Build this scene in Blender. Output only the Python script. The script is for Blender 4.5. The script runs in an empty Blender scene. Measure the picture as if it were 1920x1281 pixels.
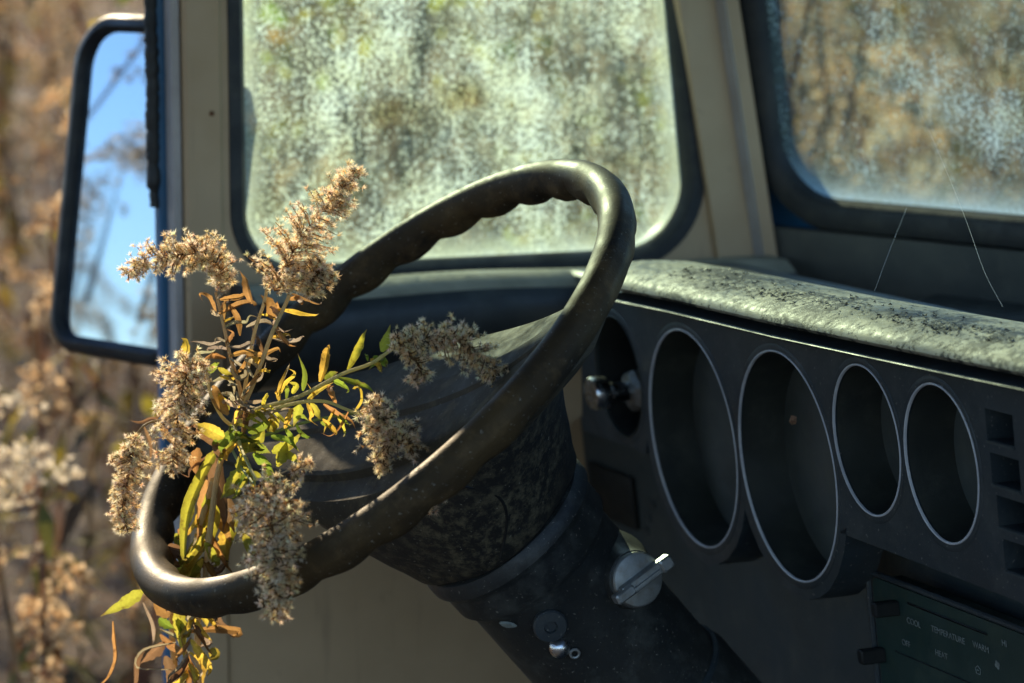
import bpy, bmesh, math, random
import numpy as np
from mathutils import Vector, Matrix
random.seed(7)
rng = np.random.default_rng(7)
SC = bpy.context.scene
COL = SC.collection

# ------------------------------------------------------------------ camera
CAM = Vector((0, 0, 1.5)); PITCH = math.radians(8.0); FPX = 100 / 36 * 1920
cd = bpy.data.cameras.new('camera'); cd.lens = 100; cd.sensor_width = 36
cd.clip_start = 0.05; cd.clip_end = 500
cam = bpy.data.objects.new('camera', cd); COL.objects.link(cam)
cam.location = CAM; cam.rotation_euler = (math.pi / 2 - PITCH, 0, 0)
cd.dof.use_dof = True; cd.dof.focus_distance = 1.80; cd.dof.aperture_fstop = 6.7
SC.camera = cam
# ------------------------------------------------------------------ light
SUN_EL = math.radians(25); SUN_V = Vector((-0.402, 0.916, 0)).normalized() * math.cos(SUN_EL) + Vector((0, 0, math.sin(SUN_EL)))
w = bpy.data.worlds.new('World'); SC.world = w; w.use_nodes = True
nt = w.node_tree; nt.nodes.clear()
sky = nt.nodes.new('ShaderNodeTexSky'); sky.sky_type = 'NISHITA'; sky.sun_disc = False
sky.sun_elevation = SUN_EL; sky.sun_rotation = math.atan2(SUN_V.x, SUN_V.y)
sky.air_density = 1.0; sky.dust_density = 0.0; sky.ozone_density = 3.0; sky.altitude = 1500
bg = nt.nodes.new('ShaderNodeBackground'); bg.inputs[1].default_value = 0.15
wo = nt.nodes.new('ShaderNodeOutputWorld')
nt.links.new(sky.outputs[0], bg.inputs[0]); nt.links.new(bg.outputs[0], wo.inputs[0])
ld = bpy.data.lights.new('sun', 'SUN'); ld.energy = 5.0; ld.angle = math.radians(0.5); ld.color = (1.0, 0.82, 0.54)
lo = bpy.data.objects.new('sun', ld); COL.objects.link(lo); lo.location = (-5, 8, 8)
lo.rotation_euler = SUN_V.to_track_quat('Z', 'Y').to_euler()
SC.view_settings.view_transform = 'Standard'; SC.view_settings.look = 'None'
SC.view_settings.exposure = 1.0; SC.view_settings.gamma = 1
SC.cycles.max_bounces = 8; SC.cycles.transparent_max_bounces = 16
SC.cycles.use_denoising = True
SC.cycles.sample_clamp_indirect = 4

# ------------------------------------------------------------------ frames of reference
A24 = math.radians(24)
U = Vector((math.sin(A24), -math.cos(A24), 0))       # van: towards its right (passenger) side
F = Vector((math.cos(A24), math.sin(A24), 0))        # van: forward
Z = Vector((0, 0, 1))
CUP = Vector((0, math.sin(PITCH), math.cos(PITCH))); CVW = Vector((0, math.cos(PITCH), -math.sin(PITCH)))
def V(u, f, z): return U * u + F * f + Z * z
def ray(px, py): return Vector((1, 0, 0)) * ((px - 960) / FPX) + CUP * (-(py - 640.5) / FPX) + CVW
def at(px, py, d): return CAM + ray(px, py) * d
def onplane(px, py, n, c):
    r = ray(px, py); return CAM + r * ((c - CAM.dot(n)) / r.dot(n))
def onF(px, py, f): return onplane(px, py, F, f)
def onU(px, py, u): return onplane(px, py, U, u)
def uf(p): return p.dot(U), p.dot(F), p.z

# ------------------------------------------------------------------ materials
class NT:
    def __init__(s, name):
        s.m = bpy.data.materials.new(name); s.m.use_nodes = True; s.t = s.m.node_tree; s.t.nodes.clear()
        s.out = s.n('OutputMaterial')
    def n(s, typ, **kw):
        nd = s.t.nodes.new('ShaderNode' + typ)
        for k, v in kw.items(): setattr(nd, k, v)
        return nd
    def l(s, a, b): s.t.links.new(a, b)
    def put(s, sock, v):
        if hasattr(v, 'is_output'): s.l(v, sock)
        else:
            if isinstance(v, tuple) and len(v) == 3 and sock.type == 'RGBA': v = v + (1,)
            sock.default_value = v
    def coord(s, scale=(1, 1, 1)):
        tc = s.n('TexCoord'); mp = s.n('Mapping'); mp.inputs['Scale'].default_value = scale
        s.l(tc.outputs['Object'], mp.inputs['Vector']); return mp.outputs[0]
    def noise(s, scale, detail=4, rough=.55, vec=None, dist=0):
        nd = s.n('TexNoise'); nd.inputs['Scale'].default_value = scale; nd.inputs['Detail'].default_value = detail
        nd.inputs['Roughness'].default_value = rough; nd.inputs['Distortion'].default_value = dist
        s.l(vec if vec is not None else s.coord(), nd.inputs['Vector']); return nd.outputs['Fac']
    def ramp(s, fac, a, b, lo=0., hi=1.):
        nd = s.n('MapRange'); nd.inputs[1].default_value = a; nd.inputs[2].default_value = b
        nd.inputs[3].default_value = lo; nd.inputs[4].default_value = hi; s.put(nd.inputs[0], fac); return nd.outputs[0]
    def math(s, op, a, b=0.):
        nd = s.n('Math', operation=op); s.put(nd.inputs[0], a); s.put(nd.inputs[1], b); return nd.outputs[0]
    def mix(s, fac, a, b):
        nd = s.n('Mix', data_type='RGBA'); s.put(nd.inputs[0], fac); s.put(nd.inputs[6], a); s.put(nd.inputs[7], b); return nd.outputs[2]
    def mixsh(s, fac, a, b):
        nd = s.n('MixShader'); s.put(nd.inputs[0], fac); s.l(a, nd.inputs[1]); s.l(b, nd.inputs[2]); return nd.outputs[0]
    def bump(s, h, strength=.3, dist=.002):
        nd = s.n('Bump'); nd.inputs['Strength'].default_value = strength; nd.inputs['Distance'].default_value = dist
        s.put(nd.inputs['Height'], h); return nd.outputs[0]
    def pbsdf(s, col, rough=.5, metal=0., spec=.5, normal=None):
        nd = s.n('BsdfPrincipled'); s.put(nd.inputs['Base Color'], col); s.put(nd.inputs['Roughness'], rough)
        s.put(nd.inputs['Metallic'], metal); s.put(nd.inputs['Specular IOR Level'], spec)
        if normal is not None: s.l(normal, nd.inputs['Normal'])
        return nd.outputs[0]
    def done(s, sh): s.l(sh, s.out.inputs[0]); return s.m

def worn(name, base, alt, dust=(.22, .19, .13), dust_amt=.25, rough=.5, bump=.25, scale=30, bscale=600, spec=.5, metal=0., speck=.0, stint=None):
    t = NT(name)
    c = t.mix(t.ramp(t.noise(scale, 6), .35, .65), base, alt)
    d = t.math('MULTIPLY', t.ramp(t.noise(scale * 2.3, 8, .7), .5, .75), dust_amt)
    c = t.mix(d, c, dust)
    if speck > 0:
        sp = t.ramp(t.noise(420, 3, .6), .66, .72, 0, speck); c = t.mix(sp, c, (.45, .42, .35))
    r = t.ramp(t.noise(scale * 1.7, 5), .3, .7, max(.05, rough - .12), min(1, rough + .15))
    b = t.bump(t.noise(bscale, 3), bump, .0006)
    sh = t.pbsdf(c, r, metal, spec, b)
    if stint: sh.node.inputs['Specular Tint'].default_value = stint + (1,)
    return t.done(sh)

def rusty(name, a, b):
    t = NT(name); v = t.coord()
    c = t.mix(t.ramp(t.noise(9, 6, .6, v), .35, .65), a, b)
    c = t.mix(t.ramp(t.noise(28, 8, .75, v), .62, .74, 0, .6), c, (.10, .075, .05))
    sv = t.n('Mapping'); sv.inputs['Scale'].default_value = (1, 1, .08); t.l(v, sv.inputs['Vector'])
    c = t.mix(t.ramp(t.noise(70, 4, .6, sv.outputs[0]), .62, .74, 0, .35), c, (.14, .10, .065))
    sp = t.ramp(t.noise(120, 5, .7, v), .71, .74); c = t.mix(sp, c, (.09, .04, .018))
    return t.done(t.pbsdf(c, t.ramp(t.noise(40, 4, .6, v), .3, .7, .42, .7), 0, .4, t.bump(t.noise(300, 4, .6, v), .2, .0006)))
M = {}
M['rubber'] = worn('worn_black_rubber', (.017, .0145, .012), (.058, .038, .018), (.16, .10, .045), .55, .55, .35, 18, 700, .14, speck=.4, stint=(1, .80, .55))
M['hub'] = worn('mossy_black_plastic', (.040, .034, .025), (.060, .050, .033), (.17, .135, .08), .5, .75, .3, 26, 700, .12, speck=.3)
M['column'] = worn('black_painted_steel', (.013, .016, .017), (.022, .023, .021), (.18, .19, .17), .3, .5, .3, 15, 500, .45, speck=.4)
M['plastic'] = worn('dash_plastic', (.017, .026, .032), (.027, .034, .038), (.10, .105, .095), .35, .5, .3, 14, 1200, .45, speck=.35)
M['well'] = worn('dusty_well_plastic', (.022, .025, .023), (.032, .035, .028), (.12, .12, .09), .3, .42, .2, 18, 700, .5)
M['darkplastic'] = worn('dark_dash_plastic', (.009, .010, .010), (.014, .014, .013), (.05, .05, .04), .25, .6, .2, 18, 900, .3)
M['gauge'] = worn('dusty_gauge_face', (.05, .06, .058), (.07, .078, .07), (.10, .11, .08), .3, .45, .1, 25, 500, .5)
M['green'] = worn('flare_tinted_plastic', (.014, .034, .030), (.020, .042, .036), (.05, .07, .04), .4, .45, .2, 20, 900, .5)  # green lens-flare haze painted into the heater panel's plastic colour
M['bezel'] = worn('grey_bezel', (.42, .43, .46), (.55, .56, .58), (.2, .18, .14), .3, .4, .1, 60, 800)
M['chrome'] = worn('pitted_chrome', (.62, .64, .66), (.45, .46, .47), (.20, .13, .07), .45, .25, .2, 60, 900, .5, 1.)
M['zinc'] = worn('dull_zinc', (.36, .38, .38), (.25, .26, .25), (.20, .12, .05), .5, .52, .25, 70, 900, .5, .85)
M['rust'] = worn('rusted_steel', (.16, .06, .02), (.08, .035, .015), (.3, .15, .06), .5, .8, .5, 160, 700)
M['tan'] = rusty('tan_van_paint', (.44, .31, .18), (.38, .265, .15))
M['trim'] = worn('pale_metal_edge', (.36, .33, .31), (.30, .27, .25), (.2, .16, .12), .3, .45, .2, 30, 500)
M['blue'] = worn('blue_van_paint', (.018, .095, .20), (.026, .12, .24), (.12, .17, .22), .25, .38, .2, 14, 500, .5)
M['seal'] = worn('window_rubber', (.010, .012, .014), (.018, .019, .019), (.09, .085, .06), .3, .55, .4, 25, 420, .4)
M['ledge'] = worn('padded_vinyl', (.020, .024, .025), (.028, .031, .031), (.09, .10, .09), .3, .42, .4, 12, 800, .5)
M['white'] = worn('faded_print', (.20, .23, .215), (.12, .14, .13), (.1, .1, .08), .4, .6, .1, 90, 600)
M['dust'] = worn('dust_bleached_vinyl', (.20, .19, .14), (.30, .28, .21), (.06, .06, .05), .5, .7, .4, 20, 500, .3)
M['cowl'] = worn('dusty_cowl_paint', (.065, .068, .062), (.10, .10, .085), (.16, .15, .12), .4, .6, .4, 14, 300)
M['floor'] = worn('cab_floor_rubber', (.03, .03, .03), (.05, .045, .04), (.15, .12, .08), .5, .8, .4, 9, 200)

def pad_material():
    t = NT('sunbaked_vinyl')
    v = t.coord()
    base = t.mix(t.ramp(t.noise(16, 6, .6, v), .35, .65), (.185, .175, .125), (.39, .37, .28))
    base = t.mix(t.ramp(t.noise(300, 4, .6, v), .55, .72, 0, .5), base, (.36, .35, .29))
    mask = t.math('ADD', t.math('MULTIPLY', t.noise(230, 5, .7, v), .6), t.math('MULTIPLY', t.noise(17, 4, .6, v), .55))
    flake = t.ramp(mask, .58, .604)
    c = t.mix(flake, base, (.016, .018, .017))
    vo = t.n('TexVoronoi'); vo.inputs['Scale'].default_value = 900; t.l(v, vo.inputs['Vector'])
    h = t.math('ADD', t.math('MULTIPLY', vo.outputs['Distance'], .6), t.math('MULTIPLY', flake, -.8))
    h = t.math('ADD', h, t.math('MULTIPLY', t.noise(1400, 3, .6, v), .4))
    return t.done(t.pbsdf(c, t.ramp(t.noise(200, 3, .5, v), .3, .7, .48, .75), 0, .32, t.bump(h, .5, .0005)))
M['pad'] = pad_material()

def hubmoss():
    t = NT('lichen_stained_plastic'); v = t.coord()
    big = t.ramp(t.noise(9, 3, .5, v), .36, .56)
    fine = t.ramp(t.noise(110, 7, .75, v), .46, .66)
    c = t.mix(t.math('MULTIPLY', big, fine), (.016, .0155, .014), (.125, .108, .065))
    sp = t.ramp(t.noise(360, 3, .6, v), .67, .73, 0, .5); c = t.mix(sp, c, (.4, .38, .3))
    return t.done(t.pbsdf(c, .62, 0, .35, t.bump(t.noise(400, 5), .4, .0008)))
M['moss'] = hubmoss()

def glass_material(name, cover, bright, tint, sx, edgew, foot=None):
    t = NT(name)
    uv = t.n('UVMap').outputs[0]
    def nz(scale, vec, det=4, r=.6):
        nd = t.n('TexNoise'); nd.noise_dimensions = '2D'; nd.inputs['Scale'].default_value = scale; nd.inputs['Detail'].default_value = det
        nd.inputs['Roughness'].default_value = r; t.l(vec, nd.inputs['Vector']); return nd.outputs['Fac']
    mp = t.n('Mapping'); mp.inputs['Scale'].default_value = (1, .24, 1); t.l(uv, mp.inputs['Vector'])
    streak = nz(90, mp.outputs[0], 5, .6)
    blot = nz(11, uv, 3, .5)
    fine = nz(290, uv, 4, .7)
    vo = t.n('TexVoronoi'); vo.voronoi_dimensions = '2D'; vo.inputs['Scale'].default_value = 230; vo.inputs['Randomness'].default_value = 1; t.l(uv, vo.inputs['Vector'])
    rnd = t.n('SeparateColor'); t.l(vo.outputs['Color'], rnd.inputs[0])
    spot = t.math('MULTIPLY', t.ramp(vo.outputs['Distance'], .42, .15), t.ramp(rnd.outputs[0], .45, .9))
    v2 = t.n('TexVoronoi'); v2.voronoi_dimensions = '2D'; v2.inputs['Scale'].default_value = 105; t.l(uv, v2.inputs['Vector'])
    r2 = t.n('SeparateColor'); t.l(v2.outputs['Color'], r2.inputs[0])
    spot = t.math('MAXIMUM', spot, t.math('MULTIPLY', t.ramp(v2.outputs['Distance'], .34, .12), t.ramp(r2.outputs[1], .62, .9)))
    g = t.math('ADD', t.math('MULTIPLY', streak, .26), t.math('MULTIPLY', blot, .55))
    g = t.math('ADD', g, t.math('MULTIPLY', fine, .84))
    g = t.ramp(g, .82 - cover * .25, 1.0 - cover * .25)
    g = t.math('MULTIPLY', g, .80)
    g = t.math('MAXIMUM', g, t.math('MULTIPLY', spot, .40 + cover * .4))
    g = t.math('ADD', g, sx)
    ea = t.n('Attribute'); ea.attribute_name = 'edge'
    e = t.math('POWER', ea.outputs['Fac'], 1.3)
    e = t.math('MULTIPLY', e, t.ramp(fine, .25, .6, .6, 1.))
    if foot is not None:                                  # grime film along the lower edge only; also carries the painted blue glow
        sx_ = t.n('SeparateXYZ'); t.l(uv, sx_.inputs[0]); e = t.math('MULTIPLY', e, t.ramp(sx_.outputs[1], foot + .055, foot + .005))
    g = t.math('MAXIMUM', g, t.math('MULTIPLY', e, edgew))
    hue = t.mix(t.ramp(nz(26, uv, 3), .40, .62), bright, (bright[0] * .95, bright[1] * .92, bright[2] * .8))
    hue = t.mix(t.ramp(nz(9, uv, 2), .64, .74, 0, .6), hue, (.34, .34, .05))
    if foot is not None: hue = t.mix(e, hue, (.48, .74, .84))  # blue-white edge glow painted into the film's colour
    tr = t.n('BsdfTranslucent'); t.put(tr.inputs[0], hue)
    df = t.n('BsdfDiffuse'); t.put(df.inputs[0], hue)
    dirt = t.mixsh(.45, tr.outputs[0], df.outputs[0])
    tp = t.n('BsdfTransparent'); tp.inputs[0].default_value = tint + (1,)
    gl = t.n('BsdfGlossy'); gl.inputs['Roughness'].default_value = .05
    lw = t.n('LayerWeight'); lw.inputs[0].default_value = .2
    clean = t.mixsh(t.math('MULTIPLY', lw.outputs['Fresnel'], .5), tp.outputs[0], gl.outputs[0])
    return t.done(t.mixsh(t.math('MINIMUM', g, 1.), clean, dirt))
M['glass_side'] = glass_material('grimy_side_glass', .10, (.58, .80, .72), (.66, .92, .85), .06, .85)

def mirror_mat():
    t = NT('dusty_mirror')
    g = t.pbsdf((.33, .43, .56), .03, 1.)
    d = t.n('BsdfDiffuse'); d.inputs[0].default_value = (.35, .34, .32, 1)
    return t.done(t.mixsh(t.math('ADD', t.ramp(t.noise(240, 4, .7), .62, .8, 0, .3), .015), g, d.outputs[0]))
M['mirror'] = mirror_mat()

def plant_mat(name, trans=.45, rough=.6, blotch=True, thin=0.):
    t = NT(name)
    a = t.n('Attribute'); a.attribute_name = 'tint'
    c = a.outputs['Color']
    if blotch:
        b = t.ramp(t.noise(150, 5, .65), .56, .70, 0, .75)
        c = t.mix(b, c, (.13, .06, .022))
        c = t.mix(t.ramp(t.noise(520, 5, .7), .40, .68, 0, .45), c, t.mix(.55, c, (.06, .035, .01)))
    df = t.pbsdf(c, rough, 0, .25, t.bump(t.noise(700, 4, .6), .5, .0006))
    tr = t.n('BsdfTranslucent'); t.put(tr.inputs[0], c)
    sh = t.mixsh(trans, df, tr.outputs[0])
    if thin > 0:                                          # hair-fine bristles let part of the light straight through
        tp = t.n('BsdfTransparent'); sh = t.mixsh(thin, sh, tp.outputs[0])
    return t.done(sh)
M['leaf'] = plant_mat('dry_leaf', .68)
M['stem'] = plant_mat('dry_stem', .35, .6, False)
M['fluff'] = plant_mat('seed_fluff', .72, .8, False, .38)
M['weed'] = plant_mat('dry_weed', .45, .8, False)

def ground_mat():
    t = NT('leaf_litter')
    c = t.mix(t.ramp(t.noise(3, 6), .35, .65), (.045, .027, .019), (.08, .048, .033))
    c = t.mix(t.ramp(t.noise(40, 6, .7), .5, .7), c, (.13, .09, .05))
    return t.done(t.pbsdf(c, .9, 0, .2, t.bump(t.noise(25, 6, .7), .8, .05)))
M['ground'] = ground_mat()

# ------------------------------------------------------------------ mesh building
class MB:
    def __init__(s): s.v = []; s.f = []; s.mi = []; s.col = []
    def add(s, vs, fs, mi=0, col=None):
        o = len(s.v); s.v.extend([tuple(x) for x in vs]); s.f.extend([tuple(i + o for i in f) for f in fs])
        s.mi.extend([mi] * len(fs)); s.col.extend([col or (.3, .2, .1)] * len(vs)); return s
    def loft(s, rings, closed=True, cap0=True, cap1=True, mi=0, col=None):
        n = len(rings[0]); vs = [p for r in rings for p in r]; fs = []
        for i in range(len(rings) - 1):
            for j in range(n if closed else n - 1):
                k = (j + 1) % n; fs.append((i * n + j, i * n + k, (i + 1) * n + k, (i + 1) * n + j))
        if closed and cap0: fs.append(tuple(range(n - 1, -1, -1)))
        if closed and cap1: fs.append(tuple(range((len(rings) - 1) * n, len(rings) * n)))
        return s.add(vs, fs, mi, col)
    def tube(s, pts, rad, seg=8, mi=0, col=None, cap=True):
        pts = [Vector(p) for p in pts]; n = len(pts)
        rad = rad if isinstance(rad, (list, tuple)) else [rad] * n
        rings = []; up = None
        for i, p in enumerate(pts):
            t = (pts[min(i + 1, n - 1)] - pts[max(i - 1, 0)]).normalized()
            if up is None:
                up = t.orthogonal().normalized()
            up = (up - t * up.dot(t))
            up = up.normalized() if up.length > 1e-6 else t.orthogonal().normalized()
            b = t.cross(up)
            rings.append([p + (up * math.cos(a) + b * math.sin(a)) * rad[i] for a in [2 * math.pi * k / seg for k in range(seg)]])
        return s.loft(rings, True, cap, cap, mi, col)
    def box(s, c, ax, ay, az, hx, hy, hz, bev=0.0, mi=0):
        # box with chamfered edges
        c = Vector(c)
        if bev <= 0:
            vs = [c + ax * (sx * hx) + ay * (sy * hy) + az * (sz * hz) for sz in (-1, 1) for sy in (-1, 1) for sx in (-1, 1)]
            return s.add(vs, [(0, 2, 3, 1), (4, 5, 7, 6), (0, 1, 5, 4), (2, 6, 7, 3), (0, 4, 6, 2), (1, 3, 7, 5)], mi)
        rings = []
        for (z, ins) in ((-hz, bev), (-hz + bev, 0), (hz - bev, 0), (hz, bev)):
            x, y = hx - ins, hy - ins; b = bev
            pl = [(x, y - b), (x - b, y), (-x + b, y), (-x, y - b), (-x, -y + b), (-x + b, -y), (x - b, -y), (x, -y + b)]
            rings.append([c + ax * px + ay * py + az * z for px, py in pl])
        return s.loft(rings, mi=mi)
    def lathe(s, o, ax, prof, seg=32, mi=0, capped=True):
        o = Vector(o); ax = ax.normalized(); e = ax.orthogonal().normalized(); g = ax.cross(e)
        rings = [[o + ax * h + (e * math.cos(a) + g * math.sin(a)) * r for a in [2 * math.pi * k / seg for k in range(seg)]] for r, h in prof]
        return s.loft(rings, True, capped, capped, mi)
    def build(s, name, mats, parent=None, smooth=True, autosm=40, tint=False, origin=None):
        me = bpy.data.meshes.new(name)
        off = Vector(origin) if origin is not None else Vector((0, 0, 0))
        me.from_pydata([tuple(Vector(v) - off) for v in s.v], [], s.f)
        for m in (mats if isinstance(mats, list) else [mats]): me.materials.append(m)
        me.polygons.foreach_set('material_index', s.mi)
        if tint:
            a = me.color_attributes.new('tint', 'FLOAT_COLOR', 'POINT')
            a.data.foreach_set('color', np.array([tuple(c) + (1,) for c in s.col], dtype=np.float32).ravel())
        me.validate(); me.update()
        if smooth:
            me.shade_smooth()
            if autosm: me.set_sharp_from_angle(angle=math.radians(autosm))
        return link(name, me, parent, origin)

def link(name, me, parent=None, origin=None):
    o = bpy.data.objects.new(name, me); COL.objects.link(o)
    if parent is not None:
        o.parent = parent
        p = parent; t = Vector((0, 0, 0))
        while p: t += p.location; p = p.parent
        o.location = (Vector(origin) if origin is not None else Vector((0, 0, 0))) - t
    elif origin is not None: o.location = origin
    return o
def tag(o, label=None, cat=None, group=None, kind=None):
    if label: o['label'] = label
    if cat: o['category'] = cat
    if group: o['group'] = group
    if kind: o['kind'] = kind
    return o
def empty(name, loc, label, cat, group=None):
    o = bpy.data.objects.new(name, None); COL.objects.link(o); o.location = loc; o.empty_display_size = .1
    return tag(o, label, cat, group)
def fixn(o):
    bm = bmesh.new(); bm.from_mesh(o.data); bmesh.ops.recalc_face_normals(bm, faces=bm.faces); bm.to_mesh(o.data); bm.free(); return o
def spline(pts, n):
    P = [Vector(p) for p in pts]; P = [P[0] * 2 - P[1]] + P + [P[-1] * 2 - P[-2]]; out = []; m = len(P) - 3
    for i in range(n + 1):
        x = i / n * m; k = min(int(x), m - 1); t = x - k
        a, b, c, d = P[k:k + 4]
        out.append(.5 * ((2 * b) + (c - a) * t + (2 * a - 5 * b + 4 * c - d) * t * t + (3 * b - a - 3 * c + d) * t ** 3))
    return out
def rrect(x0, y0, x1, y1, rs, n=9):
    # rounded rectangle outline, rs = radii at (x0,y0),(x1,y0),(x1,y1),(x0,y1)
    out = []
    for (cx, cy, a0, r) in ((x0 + rs[0], y0 + rs[0], 180, rs[0]), (x1 - rs[1], y0 + rs[1], 270, rs[1]), (x1 - rs[2], y1 - rs[2], 0, rs[2]), (x0 + rs[3], y1 - rs[3], 90, rs[3])):
        for k in range(n):
            a = math.radians(a0 + 90 * k / (n - 1)); out.append((cx + r * math.cos(a), cy + r * math.sin(a)))
    return out
def inset(loop, d):
    n = len(loop); out = []
    for i in range(n):
        p = Vector(loop[i - 1]); q = Vector(loop[i]); r = Vector(loop[(i + 1) % n])
        t = (r - p); t = t.normalized() if t.length > 1e-9 else Vector((1, 0)); out.append((q.x - t.y * d, q.y + t.x * d))
    return out
def plate(name, outer, holes, thick, to3, axis, mat, parent):
    """flat plate: outline + hole loops in 2D, to3 maps (x,y)->3D, extruded along axis"""
    bm = bmesh.new(); es = []
    for lp in [outer] + holes:
        vs = [bm.verts.new(to3(*p)) for p in lp]
        es += [bm.edges.new((vs[i], vs[(i + 1) % len(vs)])) for i in range(len(vs))]
    bmesh.ops.triangle_fill(bm, use_beauty=True, use_dissolve=False, edges=es)
    r = bmesh.ops.extrude_face_region(bm, geom=bm.faces[:])
    bmesh.ops.translate(bm, verts=[g for g in r['geom'] if isinstance(g, bmesh.types.BMVert)], vec=axis * thick)
    bmesh.ops.recalc_face_normals(bm, faces=bm.faces)
    me = bpy.data.meshes.new(name); bm.to_mesh(me); bm.free(); me.materials.append(mat)
    me.shade_smooth(); me.set_sharp_from_angle(angle=math.radians(35))
    return link(name, me, parent)

# ================================================================== ground
g = MB(); N = 40; gv = []
xs = [((i / N) * 2 - 1) for i in range(N + 1)]; xs = [math.copysign(abs(x) ** 2.2 * 240, x) for x in xs]
for y in xs:
    for x in xs:
        gv.append((x, y, .03 * math.sin(x * 1.7) * math.cos(y * 1.3) if max(abs(x), abs(y)) < 60 else 0))
g.add(gv, [(j * (N + 1) + i, j * (N + 1) + i + 1, (j + 1) * (N + 1) + i + 1, (j + 1) * (N + 1) + i) for j in range(N) for i in range(N)])
tag(g.build('ground', M['ground'], None), kind='structure')

# ================================================================== van
UL = -2.12                                             # inner face of the left side of the cab
van = empty('old_van', V(-1.4, .6, 0), 'derelict tan and blue van with black steering wheel, empty gauge holes and grimy windows', 'van')

# ---- steering wheel frame
WC = at(706, 709, 1.847)
WN = (-F * .655 + Z * .7555).normalized()
E2 = (F * .7555 + Z * .655).normalized()
def W(a, b, c): return WC + E2 * a + U * b + WN * c
RW = .192
TH = math.radians(64)
D1 = (E2 * math.cos(TH) + U * math.sin(TH)); D2 = (E2 * math.sin(TH) - U * math.cos(TH))
def B(s_, w_, c_): return WC + D1 * s_ + D2 * w_ + WN * c_

rim = MB(); NS, NP = 280, 28; rings = []
for i in range(NS):
    th = 2 * math.pi * i / NS
    er = E2 * math.cos(th) + U * math.sin(th)
    dsp = min(abs((th - TH + math.pi) % (2 * math.pi) - math.pi), abs((th - TH) % (2 * math.pi) - math.pi))
    sc = min(1, max(0, (dsp - .30) / .12))
    wave = abs(math.sin(th * 15))
    ring = []
    for k in range(NP):
        ph = 2 * math.pi * k / NP                       # 0 = outwards, pi/2 = to driver
        back = max(0, math.cos(ph + math.radians(118))) ** 1.3
        r = .0117 + back * (.0046 * wave + .001) * sc + back * .003 * (1 - sc)
        for sa in (math.radians(14), math.radians(-150)):
            dd = abs((ph - sa + math.pi) % (2 * math.pi) - math.pi)
            if dd < .3: r -= .0009 * (1 - dd / .3)
        ring.append(WC + er * (RW + math.cos(ph) * r) + WN * (math.sin(ph) * r))
    rings.append(ring)
rings.append(rings[0])
rim.loft(rings, True, False, False)
wheel = rim.build('steering_wheel', M['rubber'], van, autosm=60)
wheel['label'] = 'large black two-spoke steering wheel with finger grips'
# ---- spoke bar with horn pad ridges
bar = MB(); rings = []
prof = [(-1, -.020), (-.985, -.008), (-.93, -.002), (-.72, .001), (-.70, .0065), (-.66, .0085), (-.16, .0105), (-.12, .0135), (.16, .0150), (.20, .0120), (.55, .0095), (.60, .006), (.9, .002), (.985, -.006), (1, -.020), (.7, -.028), (0, -.034), (-.7, -.028)]
for i in range(41):
    s_ = -.186 + .372 * i / 40; q = abs(s_) / .186
    hw = .078 * (1 - q ** 1.6) + .032 * q ** 1.6
    base = -.036 * (1 - q ** 2.2)
    th_ = 1 - .35 * q ** 2
    rings.append([B(s_, hw * x, base + c * (th_ if c < 0 else (1 - .5 * q))) for x, c in prof])
bar.loft(rings)
fixn(bar.build('horn_pad', M['hub'], wheel, autosm=30))
# ---- bell shaped hub
bell = MB(); rings = []
for c, rd, rw in ((-.050, .118, .072), (-.062, .108, .074), (-.075, .097, .0745), (-.09, .086, .0725), (-.105, .077, .0695), (-.118, .0685, .066), (-.128, .064, .0635), (-.132, .058, .058)):
    ring = []
    for k in range(48):
        a = 2 * math.pi * k / 48; ca, sa = math.cos(a), math.sin(a); e = .82
        ring.append(B(math.copysign(abs(ca) ** e, ca) * rd, math.copysign(abs(sa) ** e, sa) * rw, c))
    rings.append(ring)
bell.loft(rings)
fixn(bell.build('hub', M['moss'], wheel, autosm=50))
# panel joint moulded on the near side of the hub
jn = MB(); pts = []
for k in range(15):
    t = k / 14; c = -.056 - .068 * t
    rd = .112 - .046 * t ** .9; rw = .0735 - .009 * t
    a = math.radians(-52 + 16 * math.sin(t * math.pi))
    ca, sa = math.cos(a), math.sin(a)
    pts.append(B(math.copysign(abs(ca) ** .82, ca) * rd * 1.003, math.copysign(abs(sa) ** .82, sa) * rw * 1.003, c))
jn.tube(pts, .0011, 8); jn.build('hub_seam', M['darkplastic'], wheel)

# ---- column
colm = MB(); AX = -WN
colm.lathe(WC, AX, [(.050, .128), (.0625, .1325), (.0655, .137), (.0655, .143), (.0625, .147), (.0615, .150), (.0612, .166), (.0585, .170), (.0565, .174), (.0565, .30), (.060, .304), (.062, .31), (.064, .45), (.064, .60)], 64)
column = fixn(colm.build('steering_column', M['column'], van, autosm=35))
sm = MB(); sm.lathe(WC, AX, [(.0575, .300), (.0598, .3015), (.0598, .3035), (.0575, .305)], 64, capped=False); sm.build('column_joint', M['plastic'], column)
def colhit(px, py, R=.0565):
    r = ray(px, py); o = CAM - WC
    rp = r - AX * r.dot(AX); op = o - AX * o.dot(AX)
    a, b, c = rp.dot(rp), 2 * rp.dot(op), op.dot(op) - R * R
    disc = b * b - 4 * a * c
    d = (-b - math.sqrt(max(disc, 0))) / (2 * a)
    p = CAM + r * d; nrm = (p - WC); nrm = (nrm - AX * nrm.dot(AX)).normalized(); return p, nrm
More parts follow.
